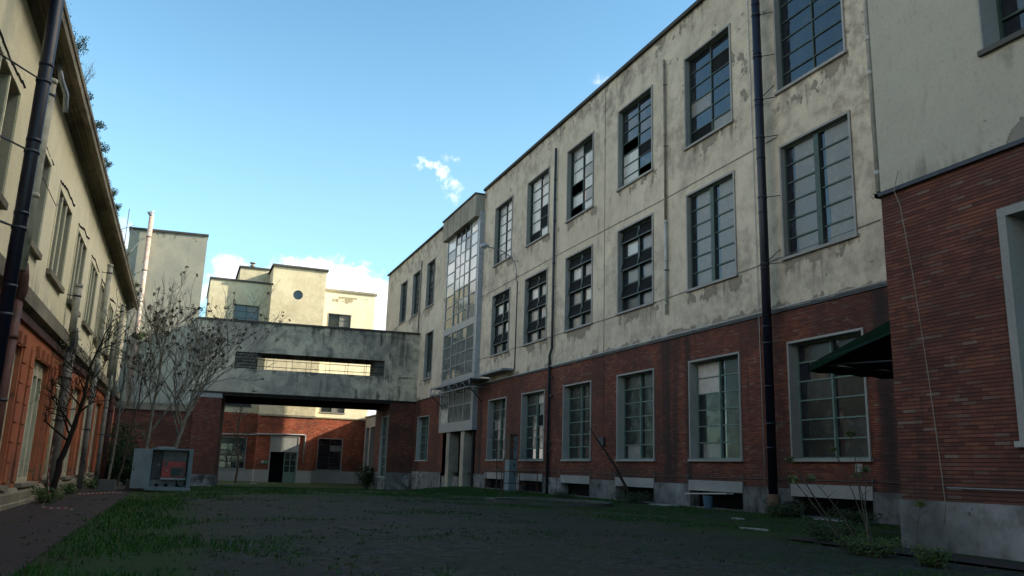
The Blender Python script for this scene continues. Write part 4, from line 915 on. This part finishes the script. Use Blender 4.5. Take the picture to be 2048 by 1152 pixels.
mb = MB(); mb.box(-.18, .12, 33.17, 33.2, .44, .70); mb.build('screen', 'dark_green_steel', mc)
mb = MB(); mb.box(-.20, .24, 33.165, 33.2, .71, .76); mb.box(-.44, -.30, 33.16, 33.2, .80, .93); mb.box(.14, .27, 33.17, 33.2, .42, .70); mb.build('trim', 'cabinet_brown', mc)
mb = MB(); mb.box(-.33, -.29, 33.18, 33.2, .60, .67); mb.box(-.66, -.57, 33.47, 33.5, .78, .88); mb.build('lock_plate', 'paper', mc)
mb = MB(); mb.box(-.52, x1 - .18, 33.1, 33.8, .31, .38); mb.build('shelf', 'white_steel', cb)
mb = MB(); mb.box(x0 + .06, x1 - .16, 33.3, 33.8, .06, .30)
mb.build('lower_panel', 'cabinet_inside', cb)
mb = MB()
for xx in (-.62, -.30, .08): mb.tube([(xx, 33.27, .09), (xx, 33.31, .09)], .07, 12)
mb.box(.03, .07, 33.27, 33.3, .15, .27); mb.tube([(.30, 33.25, .30), (.33, 33.2, .18), (.25, 33.22, .08), (.12, 33.25, .07)], .015, 6); mb.build('cable_port', 'dark_void', cb)
mb = MB(); mb.box(-.72, -.16, 33.1, 33.6, 1.42, 1.48); o = mb.build('metal_sheet', 'white_steel'); tag(o, 'small pale sheet lying on top of the open cabinet', 'metal sheet'); recentre(o, (-.44, 33.3, 1.43))
for (xa, xb, ya, h, lab, mt) in ((-2.42, -1.90, 32.0, .34, 'low square concrete planter beside the orange wall', 'dark_concrete'), (-1.66, -1.1, 33.6, .30, 'low concrete planter behind the open cabinet door', 'dark_concrete')):
    z = gz(xa, ya) - .03; mb = MB(); t = .07
    mb.box(xa, xb, ya, ya + t, z, z + h + .1); mb.box(xa, xb, ya + .6, ya + .6 + t, z, z + h + .1); mb.box(xa, xa + t, ya + t, ya + .6, z, z + h + .1); mb.box(xb - t, xb, ya + t, ya + .6, z, z + h + .1); mb.box(xa + t, xb - t, ya + t, ya + .6, z, z + h)
    o = mb.build('planter', mt); tag(o, lab, 'planter'); recentre(o, ((xa + xb) / 2, ya + .3, z))

# ------------------------------------------------------------------ rusty electrical column and railing on the factory wall
el_ = thing('electrical_column', 'narrow rusty electrical column standing before the factory windows', 'electrical box', (15.5, 39.2, 0))
mb = MB(); mb.box(15.30, 15.70, 38.9, 39.5, 0, 1.55); mb.build('lower_casing', 'cabinet_paint', el_)
mb = MB(); mb.box(15.30, 15.70, 38.9, 39.5, 1.56, 2.75); mb.build('upper_casing', 'rusty_steel', el_)
mb = MB(); mb.box(15.27, 15.73, 38.86, 39.52, 2.75, 2.80); mb.build('lid', 'rusty_steel', el_)
mb = MB(); mb.box(15.50, 15.69, 38.87, 38.9, 1.6, 2.7); mb.build('door', 'cabinet_paint', el_)
mb = MB()
for (a, b, c) in ((.18, 1.05, 2.5), (.1, 1.25, 2.2), (.22, .4, 1.0), (.1, .5, 1.4)): mb.tube([(15.50, 38.85, c), (15.54 + a * .3, 38.83, c - .15)], .03, 5)
mb.build('hinge', 'rusty_steel', el_)
rl = MB(); ra = [(13.9, 36.6), (15.9, 36.6)]
for z in (.12, .45, .98): rl.tube([(13.95, 36.4, z), (15.75, 36.4, z)], .022, 6)
for xx in (13.95, 14.85, 15.75): rl.tube([(xx, 36.4, -.05), (xx, 36.4, .98)], .022, 6)
rl.tube([(15.75, 36.4, .98), (15.75, 38.5, .98)], .022, 6); rl.tube([(13.95, 36.4, .98), (13.95, 38.5, .98)], .022, 6); rl.tube([(13.95, 38.5, -.05), (13.95, 38.5, .98)], .022, 6)
rl = rl.build('railing', 'rusty_steel'); tag(rl, 'low rusty railing round the foot of the electrical column', 'railing'); recentre(rl, (14.9, 36.6, 0))
# low round basin kerb
kb = MB(); cx, cyy = 11.4, 25.4
for k in range(40):
    a0, a1 = 2 * math.pi * k / 40, 2 * math.pi * (k + 1) / 40
    q = lambda a, r, z: (cx + r * math.cos(a) * 1.0, cyy + r * math.sin(a) * 1.15, z)
    kb.hexa([q(a0, 1.75, -.05), q(a0, 2.0, -.05), q(a1, 2.0, -.05), q(a1, 1.75, -.05), q(a0, 1.75, .10), q(a0, 2.0, .11), q(a1, 2.0, .11), q(a1, 1.75, .10)])
kb = kb.build('round_kerb', 'dark_concrete'); tag(kb, 'low dark ring of kerb stones in the grass', 'kerb ring'); recentre(kb, (cx, cyy, 0))
# things in and by the basement vents
mb = MB(); mb.tube([(16.25, 23.45, .02), (16.25, 23.45, .42)], [.14, .19], 14, 0, False); o = mb.build('bucket', 'blue_plastic'); tag(o, 'blue plastic bucket standing in the basement vent left of the flue', 'bucket'); recentre(o, (16.25, 23.45, .02))
mb = MB(); mb.hexa([(16.1, 22.3, .50), (16.1, 24.6, .42), (16.4, 24.6, .42), (16.4, 22.3, .50), (16.1, 22.3, .54), (16.1, 24.6, .46), (16.4, 24.6, .46), (16.4, 22.3, .54)]); o = mb.build('plank', 'board'); tag(o, 'pale plank leaning across the vent above the blue bucket', 'plank'); recentre(o, (16.2, 23.5, .44))
for (xx, yy, l, wd, rz, lab) in ((15.9, 25.6, 1.3, .35, .1, 'broken pale slab lying at the foot of the factory plinth'), (15.95, 17.4, 1.6, .16, .05, 'pale strip lying under the vent nearest the corner'), (10.9, 14.2, .7, .10, .5, 'short pale board lying in the grass by the saplings'), (13.2, 17.8, .5, .12, .3, 'scrap of pale board on the ground near the flue'), (6.2, 75.2, .9, .3, .1, 'pale scrap lying before the rear door')):
    mb = MB(); z = gz(xx, yy); c_, s_ = math.cos(rz), math.sin(rz)
    pts = [(xx + a * c_ - b * s_, yy + a * s_ + b * c_) for a, b in ((-wd, -l / 2), (wd * .8, -l / 2 + .1), (wd, l / 2), (-wd * .7, l / 2 - .12))]
    mb.hexa([(a, b, z) for a, b in pts] + [(a, b, z + .03) for a, b in pts]); o = mb.build('debris_slab', 'pale_concrete'); tag(o, lab, 'debris'); recentre(o, (xx, yy, z))
# barrier tape
tp = MB(); pts = [(-3.05, 24.7, 1.25), (-3.0, 24.2, .6), (-2.85, 23.6, .10), (-2.65, 21.2, -.08), (-2.4, 20.9, -.10), (-2.15, 20.6, -.07), (-1.95, 20.3, -.09)]
prev = None
def lerp3(a, b, t): return tuple(a[i] + (b[i] - a[i]) * t for i in range(3))
kk = 0
for a, b in zip(pts, pts[1:]):
    L = (Vector(a) - Vector(b)).length; nseg = max(2, int(L / .12))
    for i in range(nseg):
        p, q = Vector(lerp3(a, b, i / nseg)), Vector(lerp3(a, b, (i + 1) / nseg)); side = Vector((.010, .006, .014))
        tp.face([p - side, q - side, q + side, p + side], kk % 2); kk += 1
for i in range(22):
    p, q = Vector((-2.7 + i * .05, 28.4 + i * .1, -.09)), Vector((-2.65 + i * .05, 28.5 + i * .1, -.09)); tp.face([p, q, q + Vector((0, .0, .035)), p + Vector((0, 0, .035))], kk % 2); kk += 1
tp = tp.build('barrier_tape', ['paper', 'red_tape']); tag(tp, 'torn red and white barrier tape trailing from the tree over the path', 'barrier tape'); recentre(tp, (-2.8, 22, -.1))

# ------------------------------------------------------------------ vegetation
import mathutils.noise as MN
def branchy(mb, tips, p, d, L, r, lvl, rng, spread=.5, up=.25, kids=(3, 4), rmin=.004, n=5, wig=.12, side0=.35, ratio=.62):
    pts = [p]; q = Vector(p); dd = Vector(d).normalized(); seg = 5 if lvl > 0 else 3
    nodes = []
    for i in range(seg):
        dd = (dd + Vector((rng.gauss(0, wig), rng.gauss(0, wig), rng.gauss(0, wig) + up * .18))).normalized()
        q = q + dd * (L / seg); pts.append(q.copy()); nodes.append((q.copy(), dd.copy(), (i + 1) / seg))
    r1 = max(rmin, r * (.45 if lvl > 0 else .4))
    mb.tube(pts, [r + (r1 - r) * i / seg for i in range(seg + 1)], n if lvl > 1 else (4 if lvl == 1 else 3), 0, False)
    if lvl == 0: tips.append(q); return
    for k in range(rng.randint(*kids)):
        t = side0 + (1 - side0) * (k + rng.random() * .8) / kids[1]; nd = nodes[min(seg - 1, int(t * seg))]
        o = Vector((rng.gauss(0, 1), rng.gauss(0, 1), rng.gauss(0, .4))); o = (o - nd[1] * o.dot(nd[1])).normalized()
        nd_d = (nd[1] * (1 - spread) + o * spread + Vector((0, 0, up))).normalized()
        branchy(mb, tips, nd[0], nd_d, L * rng.uniform(.8, 1.1) * ratio, r1 + (r - r1) * (1 - t) * .55, lvl - 1, rng, spread, up, kids, rmin, n, wig, side0, ratio)
    branchy(mb, tips, q, dd, L * ratio, r1, lvl - 1, rng, spread, up, kids, rmin, n, wig, side0, ratio)
def leaves(mb, c, rad, n, size, rng, flat=1.0, down=0.0):
    c = Vector(c)
    for _ in range(n):
        while True:
            o = Vector((rng.uniform(-1, 1), rng.uniform(-1, 1), rng.uniform(-1, 1)))
            if o.length <= 1: break
        o = Vector((o.x, o.y, o.z * flat)) * rad; a = Vector((rng.gauss(0, 1), rng.gauss(0, 1), rng.gauss(0, 1))).normalized(); b = a.orthogonal().normalized()
        s = size * rng.uniform(.6, 1.3); p = c + o; 
        mb.face([p - a * s * .5, p + b * s * .28, p + a * s * .5 + Vector((0, 0, -down * s)), p - b * s * .28])
def tree(name, label, cat, trunk, radii, mat, seed, lvl=3, L=2.0, spread=.45, up=.3, kids=(3, 4), seeds=0, smat='seed_brown', starts=(.35, 1), srad=.10, ssz=.07, sn=10, group=None, nb=7, leafn=0, ratio=.62, side0=.35, rmin=.004):
    rng = random.Random(seed); root = thing(name, label, cat, trunk[0], group)
    mb = MB(); path = [Vector(p) for p in trunk]; fine = []
    for a, b in zip(path, path[1:]):
        for i in range(4): t = i / 4; fine.append(a.lerp(b, t) + Vector((rng.gauss(0, .012), rng.gauss(0, .012), 0)))
    fine.append(path[-1]); N = len(fine); rr = [radii[0] + (radii[1] - radii[0]) * i / (N - 1) for i in range(N)]
    mb.tube(fine, rr, 8, 0, False); mb.build('trunk', mat, root)
    br_ = MB(); tips = []
    for k in range(nb):
        t = starts[0] + (starts[1] - starts[0]) * (k + rng.random() * .7) / nb; i = min(N - 2, int(t * (N - 1)))
        d = (fine[i + 1] - fine[i]).normalized(); a = rng.uniform(0, 2 * math.pi) if k % 2 else (rng.choice((0, math.pi)) + rng.uniform(-.7, .7))
        o = Vector((math.cos(a), math.sin(a), 0)); dd = (d * (1 - spread) + o * spread + Vector((0, 0, up))).normalized()
        branchy(br_, tips, fine[i], dd, L * rng.uniform(.75, 1.15) * (1.1 - .45 * t), rr[i] * .5, lvl, rng, spread, up, kids, rmin, 5, .12, side0, ratio)
    branchy(br_, tips, fine[-1], (fine[-1] - fine[-2]), L * .8, rr[-1], lvl, rng, spread, up, kids, rmin, 5, .12, side0, ratio)
    br_.build('branches', mat, root)
    if seeds:
        s = MB()
        for t in tips:
            if rng.random() < seeds and t.z > path[-1].z * .45 + path[0].z * .55: leaves(s, t, srad * rng.uniform(.6, 1.3), sn, ssz, rng)
        s.build('seed_heads' if smat == 'seed_brown' else 'leaves', smat, root)
    return root
# leaning dark tree at the left
G_ = 'leafless saplings in the corner by the tower'
tree('leaning_tree', 'dark bare tree leaning right in front of the orange wall', 'tree', [(-2.95, 25, -.2), (-2.88, 25, .9), (-2.72, 25, 1.4), (-2.62, 25, 2.06), (-2.5, 25, 2.6), (-2.5, 25, 3.2)], (.085, .035), 'dark_bark', 3, lvl=3, L=1.30, spread=.55, up=.12, kids=(3, 4), starts=(.38, 1), nb=8, seeds=.25, smat='olive_leaf', srad=.10, ssz=.06, sn=4, ratio=.66, rmin=.0035)
tree('pale_sapling', 'tall pale barked sapling topped with brown seed heads left of the tower centre', 'tree', [(-1.55, 43.5, -.45), (-1.42, 43.5, 1.7), (-1.35, 43.5, 3.8), (-1.25, 43.5, 5.4)], (.10, .045), 'pale_bark', 21, lvl=3, L=3.1, spread=.40, up=.22, kids=(2, 4), seeds=.22, starts=(.40, 1), nb=8, srad=.10, ssz=.11, sn=12, group=None, rmin=.009)
tree('forked_sapling', 'largest leafless sapling with spreading crown of brown seed heads before the bridge', 'tree', [(-.6, 43.5, -.45), (-.12, 43.5, 1.7), (.2, 43.5, 3.3), (.5, 43.5, 4.9)], (.12, .055), 'pale_bark', 8, lvl=3, L=3.6, spread=.50, up=.20, kids=(2, 4), seeds=.22, starts=(.42, 1), nb=10, srad=.10, ssz=.11, sn=12, rmin=.009)
tree('thin_sapling', 'slender bare sapling in the dark corner beside the left pipes', 'tree', [(-2.9, 43.5, -.4), (-2.8, 43.5, 2.4), (-2.8, 43.5, 4.4), (-2.85, 43.5, 6.3)], (.07, .03), 'pale_bark', 31, lvl=2, L=1.7, spread=.4, up=.4, seeds=.08, starts=(.45, 1), nb=7, srad=.1, ssz=.09, rmin=.007)
tree('thin_sapling', 'thin sapling leaning toward the tower between two taller saplings', 'tree', [(-2.45, 42.5, -.4), (-2.2, 42.5, 1.7), (-2.0, 42.5, 3.6), (-1.95, 42.5, 5.0)], (.055, .025), 'wood_bark', 37, lvl=2, L=1.6, spread=.4, up=.4, seeds=.1, starts=(.45, 1), nb=6, srad=.1, ssz=.09, rmin=.007)
tree('bare_tree', 'thin bare tree standing before the left window of the rear building', 'tree', [(4.75, 75.5, -.75), (4.85, 75.5, 1.2), (4.5, 75.5, 3.0), (4.6, 75.5, 4.8)], (.10, .05), 'wood_bark', 12, lvl=2, L=1.7, spread=.5, up=.2, starts=(.55, 1), nb=6, rmin=.010)
tree('wall_sapling', 'slight bare sapling before the ground floor window right of the stair bay', 'tree', [(15.9, 42.2, 0), (15.9, 42.3, 1.6), (15.85, 42.2, 3.2)], (.03, .015), 'wood_bark', 17, lvl=1, L=.9, spread=.5, up=.2, starts=(.4, 1), nb=6, rmin=.006)
tree('blossom_tree', 'pale distant tree showing in the gap right of the tower', 'tree', [(1.0, 92, -.5), (1.1, 92, 6), (1.0, 92, 11)], (.25, .1), 'wood_bark', 19, lvl=2, L=3.0, spread=.45, up=.4, kids=(3, 4), seeds=1, smat='olive_leaf', srad=.7, ssz=.30, sn=14, nb=7, starts=(.5, 1), rmin=.02)
# leaning dead branch
rng = random.Random(5)
db = MB(); db.tube([(15.75, 27.4, -.05), (15.85, 28.2, .55), (15.9, 29.1, 1.27), (15.92, 30.0, 1.9), (15.9, 30.75, 2.42), (15.85, 31.4, 2.98)], [.075, .06, .05, .04, .03, .012], 7)
for t in ((15.85, 28.2, .5), (15.9, 29.5, 1.5)): db.tube([t, (t[0] - .3, t[1] + .1, t[2] + .25)], [.015, .004], 4)
db = db.build('dead_branch', 'dark_bark'); tag(db, 'dead trunk leaning up against the brick between two ground floor windows', 'branch'); recentre(db, (15.75, 27.4, 0))
# young shoots at the right foreground
def shoot(label, base, top, r, seed, head=True, group=None):
    rng = random.Random(seed); root = thing('sapling_shoot', label, 'sapling', base, group)
    a, b = Vector(base), Vector(top); m_ = a.lerp(b, .5) + Vector((rng.uniform(-.05, .05), rng.uniform(-.05, .05), 0)); mb = MB()
    pts = [a, a.lerp(m_, .5), m_, m_.lerp(b, .5) + Vector((.01, 0, 0)), b]; mb.tube(pts, [r, r * .9, r * .8, r * .65, r * .5], 6, 0, False)
    for k in range(3): q = m_.lerp(b, .2 + .25 * k); mb.tube([q, q + Vector((rng.uniform(-.15, .15), rng.uniform(-.1, .1), .10))], [r * .4, .003], 4, 0, False)
    mb.build('stem', 'wood_bark', root)
    if head: s = MB(); leaves(s, b, .08, 46, .075, rng, .6, .3); s.build('leaves', 'olive_leaf', root)
SH = [((8.95, 9.5, 0), (8.05, 9.6, 1.02), .012, 'shoot leaning far left in the right foreground with a tiny leaf tuft'), ((9.35, 9.9, 0), (8.35, 10.0, 1.30), .013, 'longest left leaning shoot beside the right plinth'),
      ((9.45, 9.8, 0), (9.0, 10.3, 1.05), .010, 'short left leaning shoot in the clump'), ((9.5, 9.7, 0), (9.35, 9.8, 1.72), .012, 'tallest upright shoot with a brown tuft in front of the nearest window'),
      ((9.56, 9.8, 0), (9.50, 9.9, 1.10), .012, 'upright shoot in the middle of the clump'), ((9.62, 9.75, 0), (9.68, 9.9, 1.20), .011, 'upright shoot right of the clump centre'),
      ((11.0, 11.2, 0), (10.55, 11.5, 1.55), .012, 'shoot standing apart before the plinth corner'), ((10.0, 9.3, 0), (10.3, 9.5, .72), .009, 'short shoot against the pale plinth of the nearer block')]
for k, (a, b, r, lab) in enumerate(SH): shoot(lab, a, b, r, 50 + k, group='shoots in the right foreground')
# weeds on the left eaves
rng = random.Random(9)
WD = [(15.7, .30, .35, 'large leafy weed at the top of the left eaves', 1), (18.3, .30, .30, 'bushy weed on the eaves beside the bent spout', 1), (19.8, .22, .55, 'tall feathery weed stalk on the left eaves', 0), (20.7, .14, .2, 'small weed tuft below the feathery stalk', 0), (22.6, .26, .22, 'dense weed patch halfway down the eaves', 1), (24.2, .26, .22, 'dense weed patch just past the middle of the eaves', 1), (25.6, .22, .2, 'narrow weed tuft past the dense patches', 1),
      (28.6, .28, .28, 'weed clump with bare stalks further down the eaves', 1), (30.2, .24, .2, 'small dark weed clump on the far eaves', 1), (37.0, .22, .25, 'tiny weed on the far part of the eaves', 0), (44.0, .30, .25, 'weed at the far end of the left eaves', 1), (46.5, .3, .2, 'last weed before the end of the left eaves', 1)]
for u, rad, h, lab, lf in WD:
    root = thing('eaves_weed', lab, 'weed', LB.p(u, .48, 9.33), 'weeds along the left eaves'); s = MB(); l = MB()
    for k in range(9):
        q = Vector(LB.p(u + rng.uniform(-rad, rad), .47 + rng.uniform(-.05, .08), 9.3)); e = q + Vector((rng.uniform(-.02, .22), rng.uniform(-.15, .15), h * rng.uniform(.4, 1.2)))
        s.tube([q, q.lerp(e, .5) + Vector((.02, 0, .03)), e], [.005, .004, .002], 4, 0, False)
        leaves(l, q.lerp(e, .75), rad * .35, 34 if lf else 12, .045 if lf else .03, rng, 1.0)
    s.build('stems', 'wood_bark', root); l.build('leaves', 'weed_leaf', root)
em = MB()
for _ in range(420):
    u = 14.5 + 34.5 * rng.random(); c_ = MN.noise(Vector((u * .8, 3, 1))) + .25
    if c_ < rng.uniform(0, .4): continue
    q = Vector(LB.p(u, .46 + rng.uniform(-.04, .06), 9.33)); h = rng.uniform(.04, .20)
    em.tube([q, q + Vector((rng.uniform(-.03, .08), rng.uniform(-.06, .06), h))], [.004, .002], 3, 0, False)
    leaves(em, q + Vector((.02, 0, h * .6)), .07, 5, .05, rng)
kind(em.build('eaves_moss', 'weed_leaf'), 'stuff')
def bush(label, c, rad, h, n, size, mat, seed, name='bush', group=None, cat='bush'):
    rng = random.Random(seed); root = thing(name, label, cat, c, group); s = MB(); l = MB(); c = Vector(c)
    for k in range(max(6, n // 60)):
        a = rng.uniform(0, 6.28); rr = rad * rng.uniform(.2, 1); e = c + Vector((rr * math.cos(a), rr * math.sin(a), h * rng.uniform(.45, 1.1)))
        s.tube([c + Vector((rr * .2 * math.cos(a), rr * .2 * math.sin(a), 0)), c.lerp(e, .5) + Vector((0, 0, h * .08)), e], [.012, .008, .003], 4, 0, False)
        for j in range(3): leaves(l, c.lerp(e, .45 + .27 * j), rad * .28, 20, size, rng, .8)
    s.build('stems', 'wood_bark', root); l.build('leaves', mat, root)
bush('dark bush growing in the corner by the brick gatehouse', (14.0, 66.5, -.75), .85, 1.6, 1500, .16, 'dark_leaf', 1)
bush('dark ivy clump at the foot of the saplings beside the tower', (-2.9, 46, -.5), 1.2, 3.0, 2600, .16, 'dark_leaf', 2)
bush('dark undergrowth behind the open cabinet door', (-2.2, 44.5, -.4), 1.0, 2.0, 2000, .15, 'dark_leaf', 3)
bush('small green weed at the foot of the grimy pipe on the left', (-3.0, 23.8, -.15), .45, .35, 900, .06, 'weed_leaf', 4, 'ground_weed', cat='weed')
bush('green weed between two lower left windows', (-3.05, 29.8, -.15), .35, .30, 600, .06, 'weed_leaf', 5, 'ground_weed', cat='weed')
bush('weed beside the planter by the orange wall', (-2.85, 34.6, -.15), .4, .35, 600, .07, 'weed_leaf', 6, 'ground_weed', cat='weed')
bush('green weed clump at the foot of the right foreground shoots', (9.1, 9.3, 0), .42, .22, 1300, .05, 'weed_leaf', 7, 'ground_weed', cat='weed')
bush('dark green weed clump against the corner of the nearer plinth', (10.3, 11.3, 0), .55, .35, 1300, .06, 'dark_leaf', 8, 'ground_weed', cat='weed')
bush('low weed at the bottom right beside the narrow path', (8.9, 8.0, 0), .35, .20, 900, .05, 'weed_leaf', 9, 'ground_weed', cat='weed')
bush('weeds at the foot of the black flue', (15.6, 19.0, 0), .7, .30, 1500, .07, 'dark_leaf', 10, 'ground_weed', cat='weed')
bush('weeds under the vent nearest the corner', (15.5, 16.2, 0), .7, .28, 1500, .07, 'dark_leaf', 11, 'ground_weed', cat='weed')
bush('straggling weed at the foot of the leaning dead branch', (15.5, 27.2, 0), .7, .35, 1200, .07, 'dark_leaf', 12, 'ground_weed', cat='weed')
bush('low weed beside the dark kerb ring', (13.6, 28.4, 0), .6, .25, 900, .07, 'dark_leaf', 13, 'ground_weed', cat='weed')
bush('ivy tuft on the chimney pipe beside the tower', tuple(BR.p(-3.75, .45, 9.2)), .45, .5, 900, .12, 'dark_leaf', 14, 'ivy_tuft', cat='ivy')

# narrow reddish path before the nearer block
def strip_path(name, pts, wd, mat, dz):
    mb = MB()
    for (a, b) in zip(pts, pts[1:]):
        a, b = Vector((a[0], a[1], 0)), Vector((b[0], b[1], 0)); s = (b - a).normalized(); n = Vector((-s.y, s.x, 0)) * wd
        mb.face([(q.x, q.y, gz(q.x, q.y) + dz) for q in (a - n, b - n, b + n, a + n)])
    return kind(mb.build(name, mat), 'structure')
strip_path('footpath', [(9.9, 5.0), (10.1, 10.6), (10.2, 12.0)], .38, 'path_brick', .026)

# grass
import mathutils.noise as MN
rng = random.Random(77); gm = MB(); cnt = 0
def want(x, y):
    n1 = MN.noise(Vector((x * .45, y * .45, 0))) + .5 * MN.noise(Vector((x * 1.3, y * 1.3, 4)))
    d = -.9
    if y > 25: d = max(d, ss(25, 34, y) * .65 - .25)
    d = max(d, .75 * (1 - ss(-.6, .9, x)) * (1 - ss(27, 34, y)) * (ss(-1.5, -1.2, x)) - .15 if x > -1.45 else -.9)
    e = x + .12 * y
    d = max(d, .5 * ss(9.5, 13.5, e) - .25)
    if x < -3.1: d = -1
    if -3.3 < x < -1.35 and y < 42: d = min(d, -.25)
    if 9.5 < x < 10.6 and y < 12.2: d = -1
    return n1 + d
tries = 0
while cnt < 62000 and tries < 900000:
    tries += 1
    y = 4.5 + 55 * rng.random() ** 1.9; x = rng.uniform(-3.1, min(16.3, 1.1 * y + 1))
    if x > 10.9 and y < 10.6: continue
    if want(x, y) < rng.uniform(.05, .45): continue
    z = gz(x, y) + .0; h = rng.uniform(.02, .085) * (1.35 if rng.random() < .08 else 1) * (1.2 if x < 1 and y < 26 else (.75 if y > 22 else .6)); wd = .005 + .00042 * y; a = rng.uniform(0, 3.14); lx_, ly_ = rng.gauss(0, .4) * h, rng.gauss(0, .4) * h
    c_, s_ = math.cos(a) * wd, math.sin(a) * wd
    gm.face([(x - c_, y - s_, z), (x + c_, y + s_, z), (x + lx_, y + ly_, z + h)]); cnt += 1
kind(gm.build('grass', 'grass_blade'), 'stuff')
gc = MB()
for _ in range(2600):
    y = 5 + 45 * rng.random() ** 1.8; x = rng.uniform(-3.2, min(16.2, 1.1 * y + 1))
    if x > 10.9 and y < 10.6: continue
    if MN.noise(Vector((x * .35, y * .35, 9))) + (.25 if x < 1 or x + .12 * y > 12 else -.05) < rng.uniform(-.1, .3): continue
    leaves(gc, (x, y, gz(x, y) + .015), rng.uniform(.05, .16), rng.randint(6, 14), rng.uniform(.03, .055), rng, .15)
kind(gc.build('ground_cover', 'dark_leaf'), 'stuff')
# leaf litter and pebbles on the setts
lt = MB()
for _ in range(1500):
    y = 5 + 40 * rng.random() ** 1.7; x = rng.uniform(-3.0, min(16, 1.1 * y + 1))
    if x > 10.9 and y < 10.6: continue
    leaves(lt, (x, y, gz(x, y) + .02), .01, 1, rng.uniform(.03, .07), rng, .1)
kind(lt.build('leaf_litter', 'seed_brown'), 'stuff')
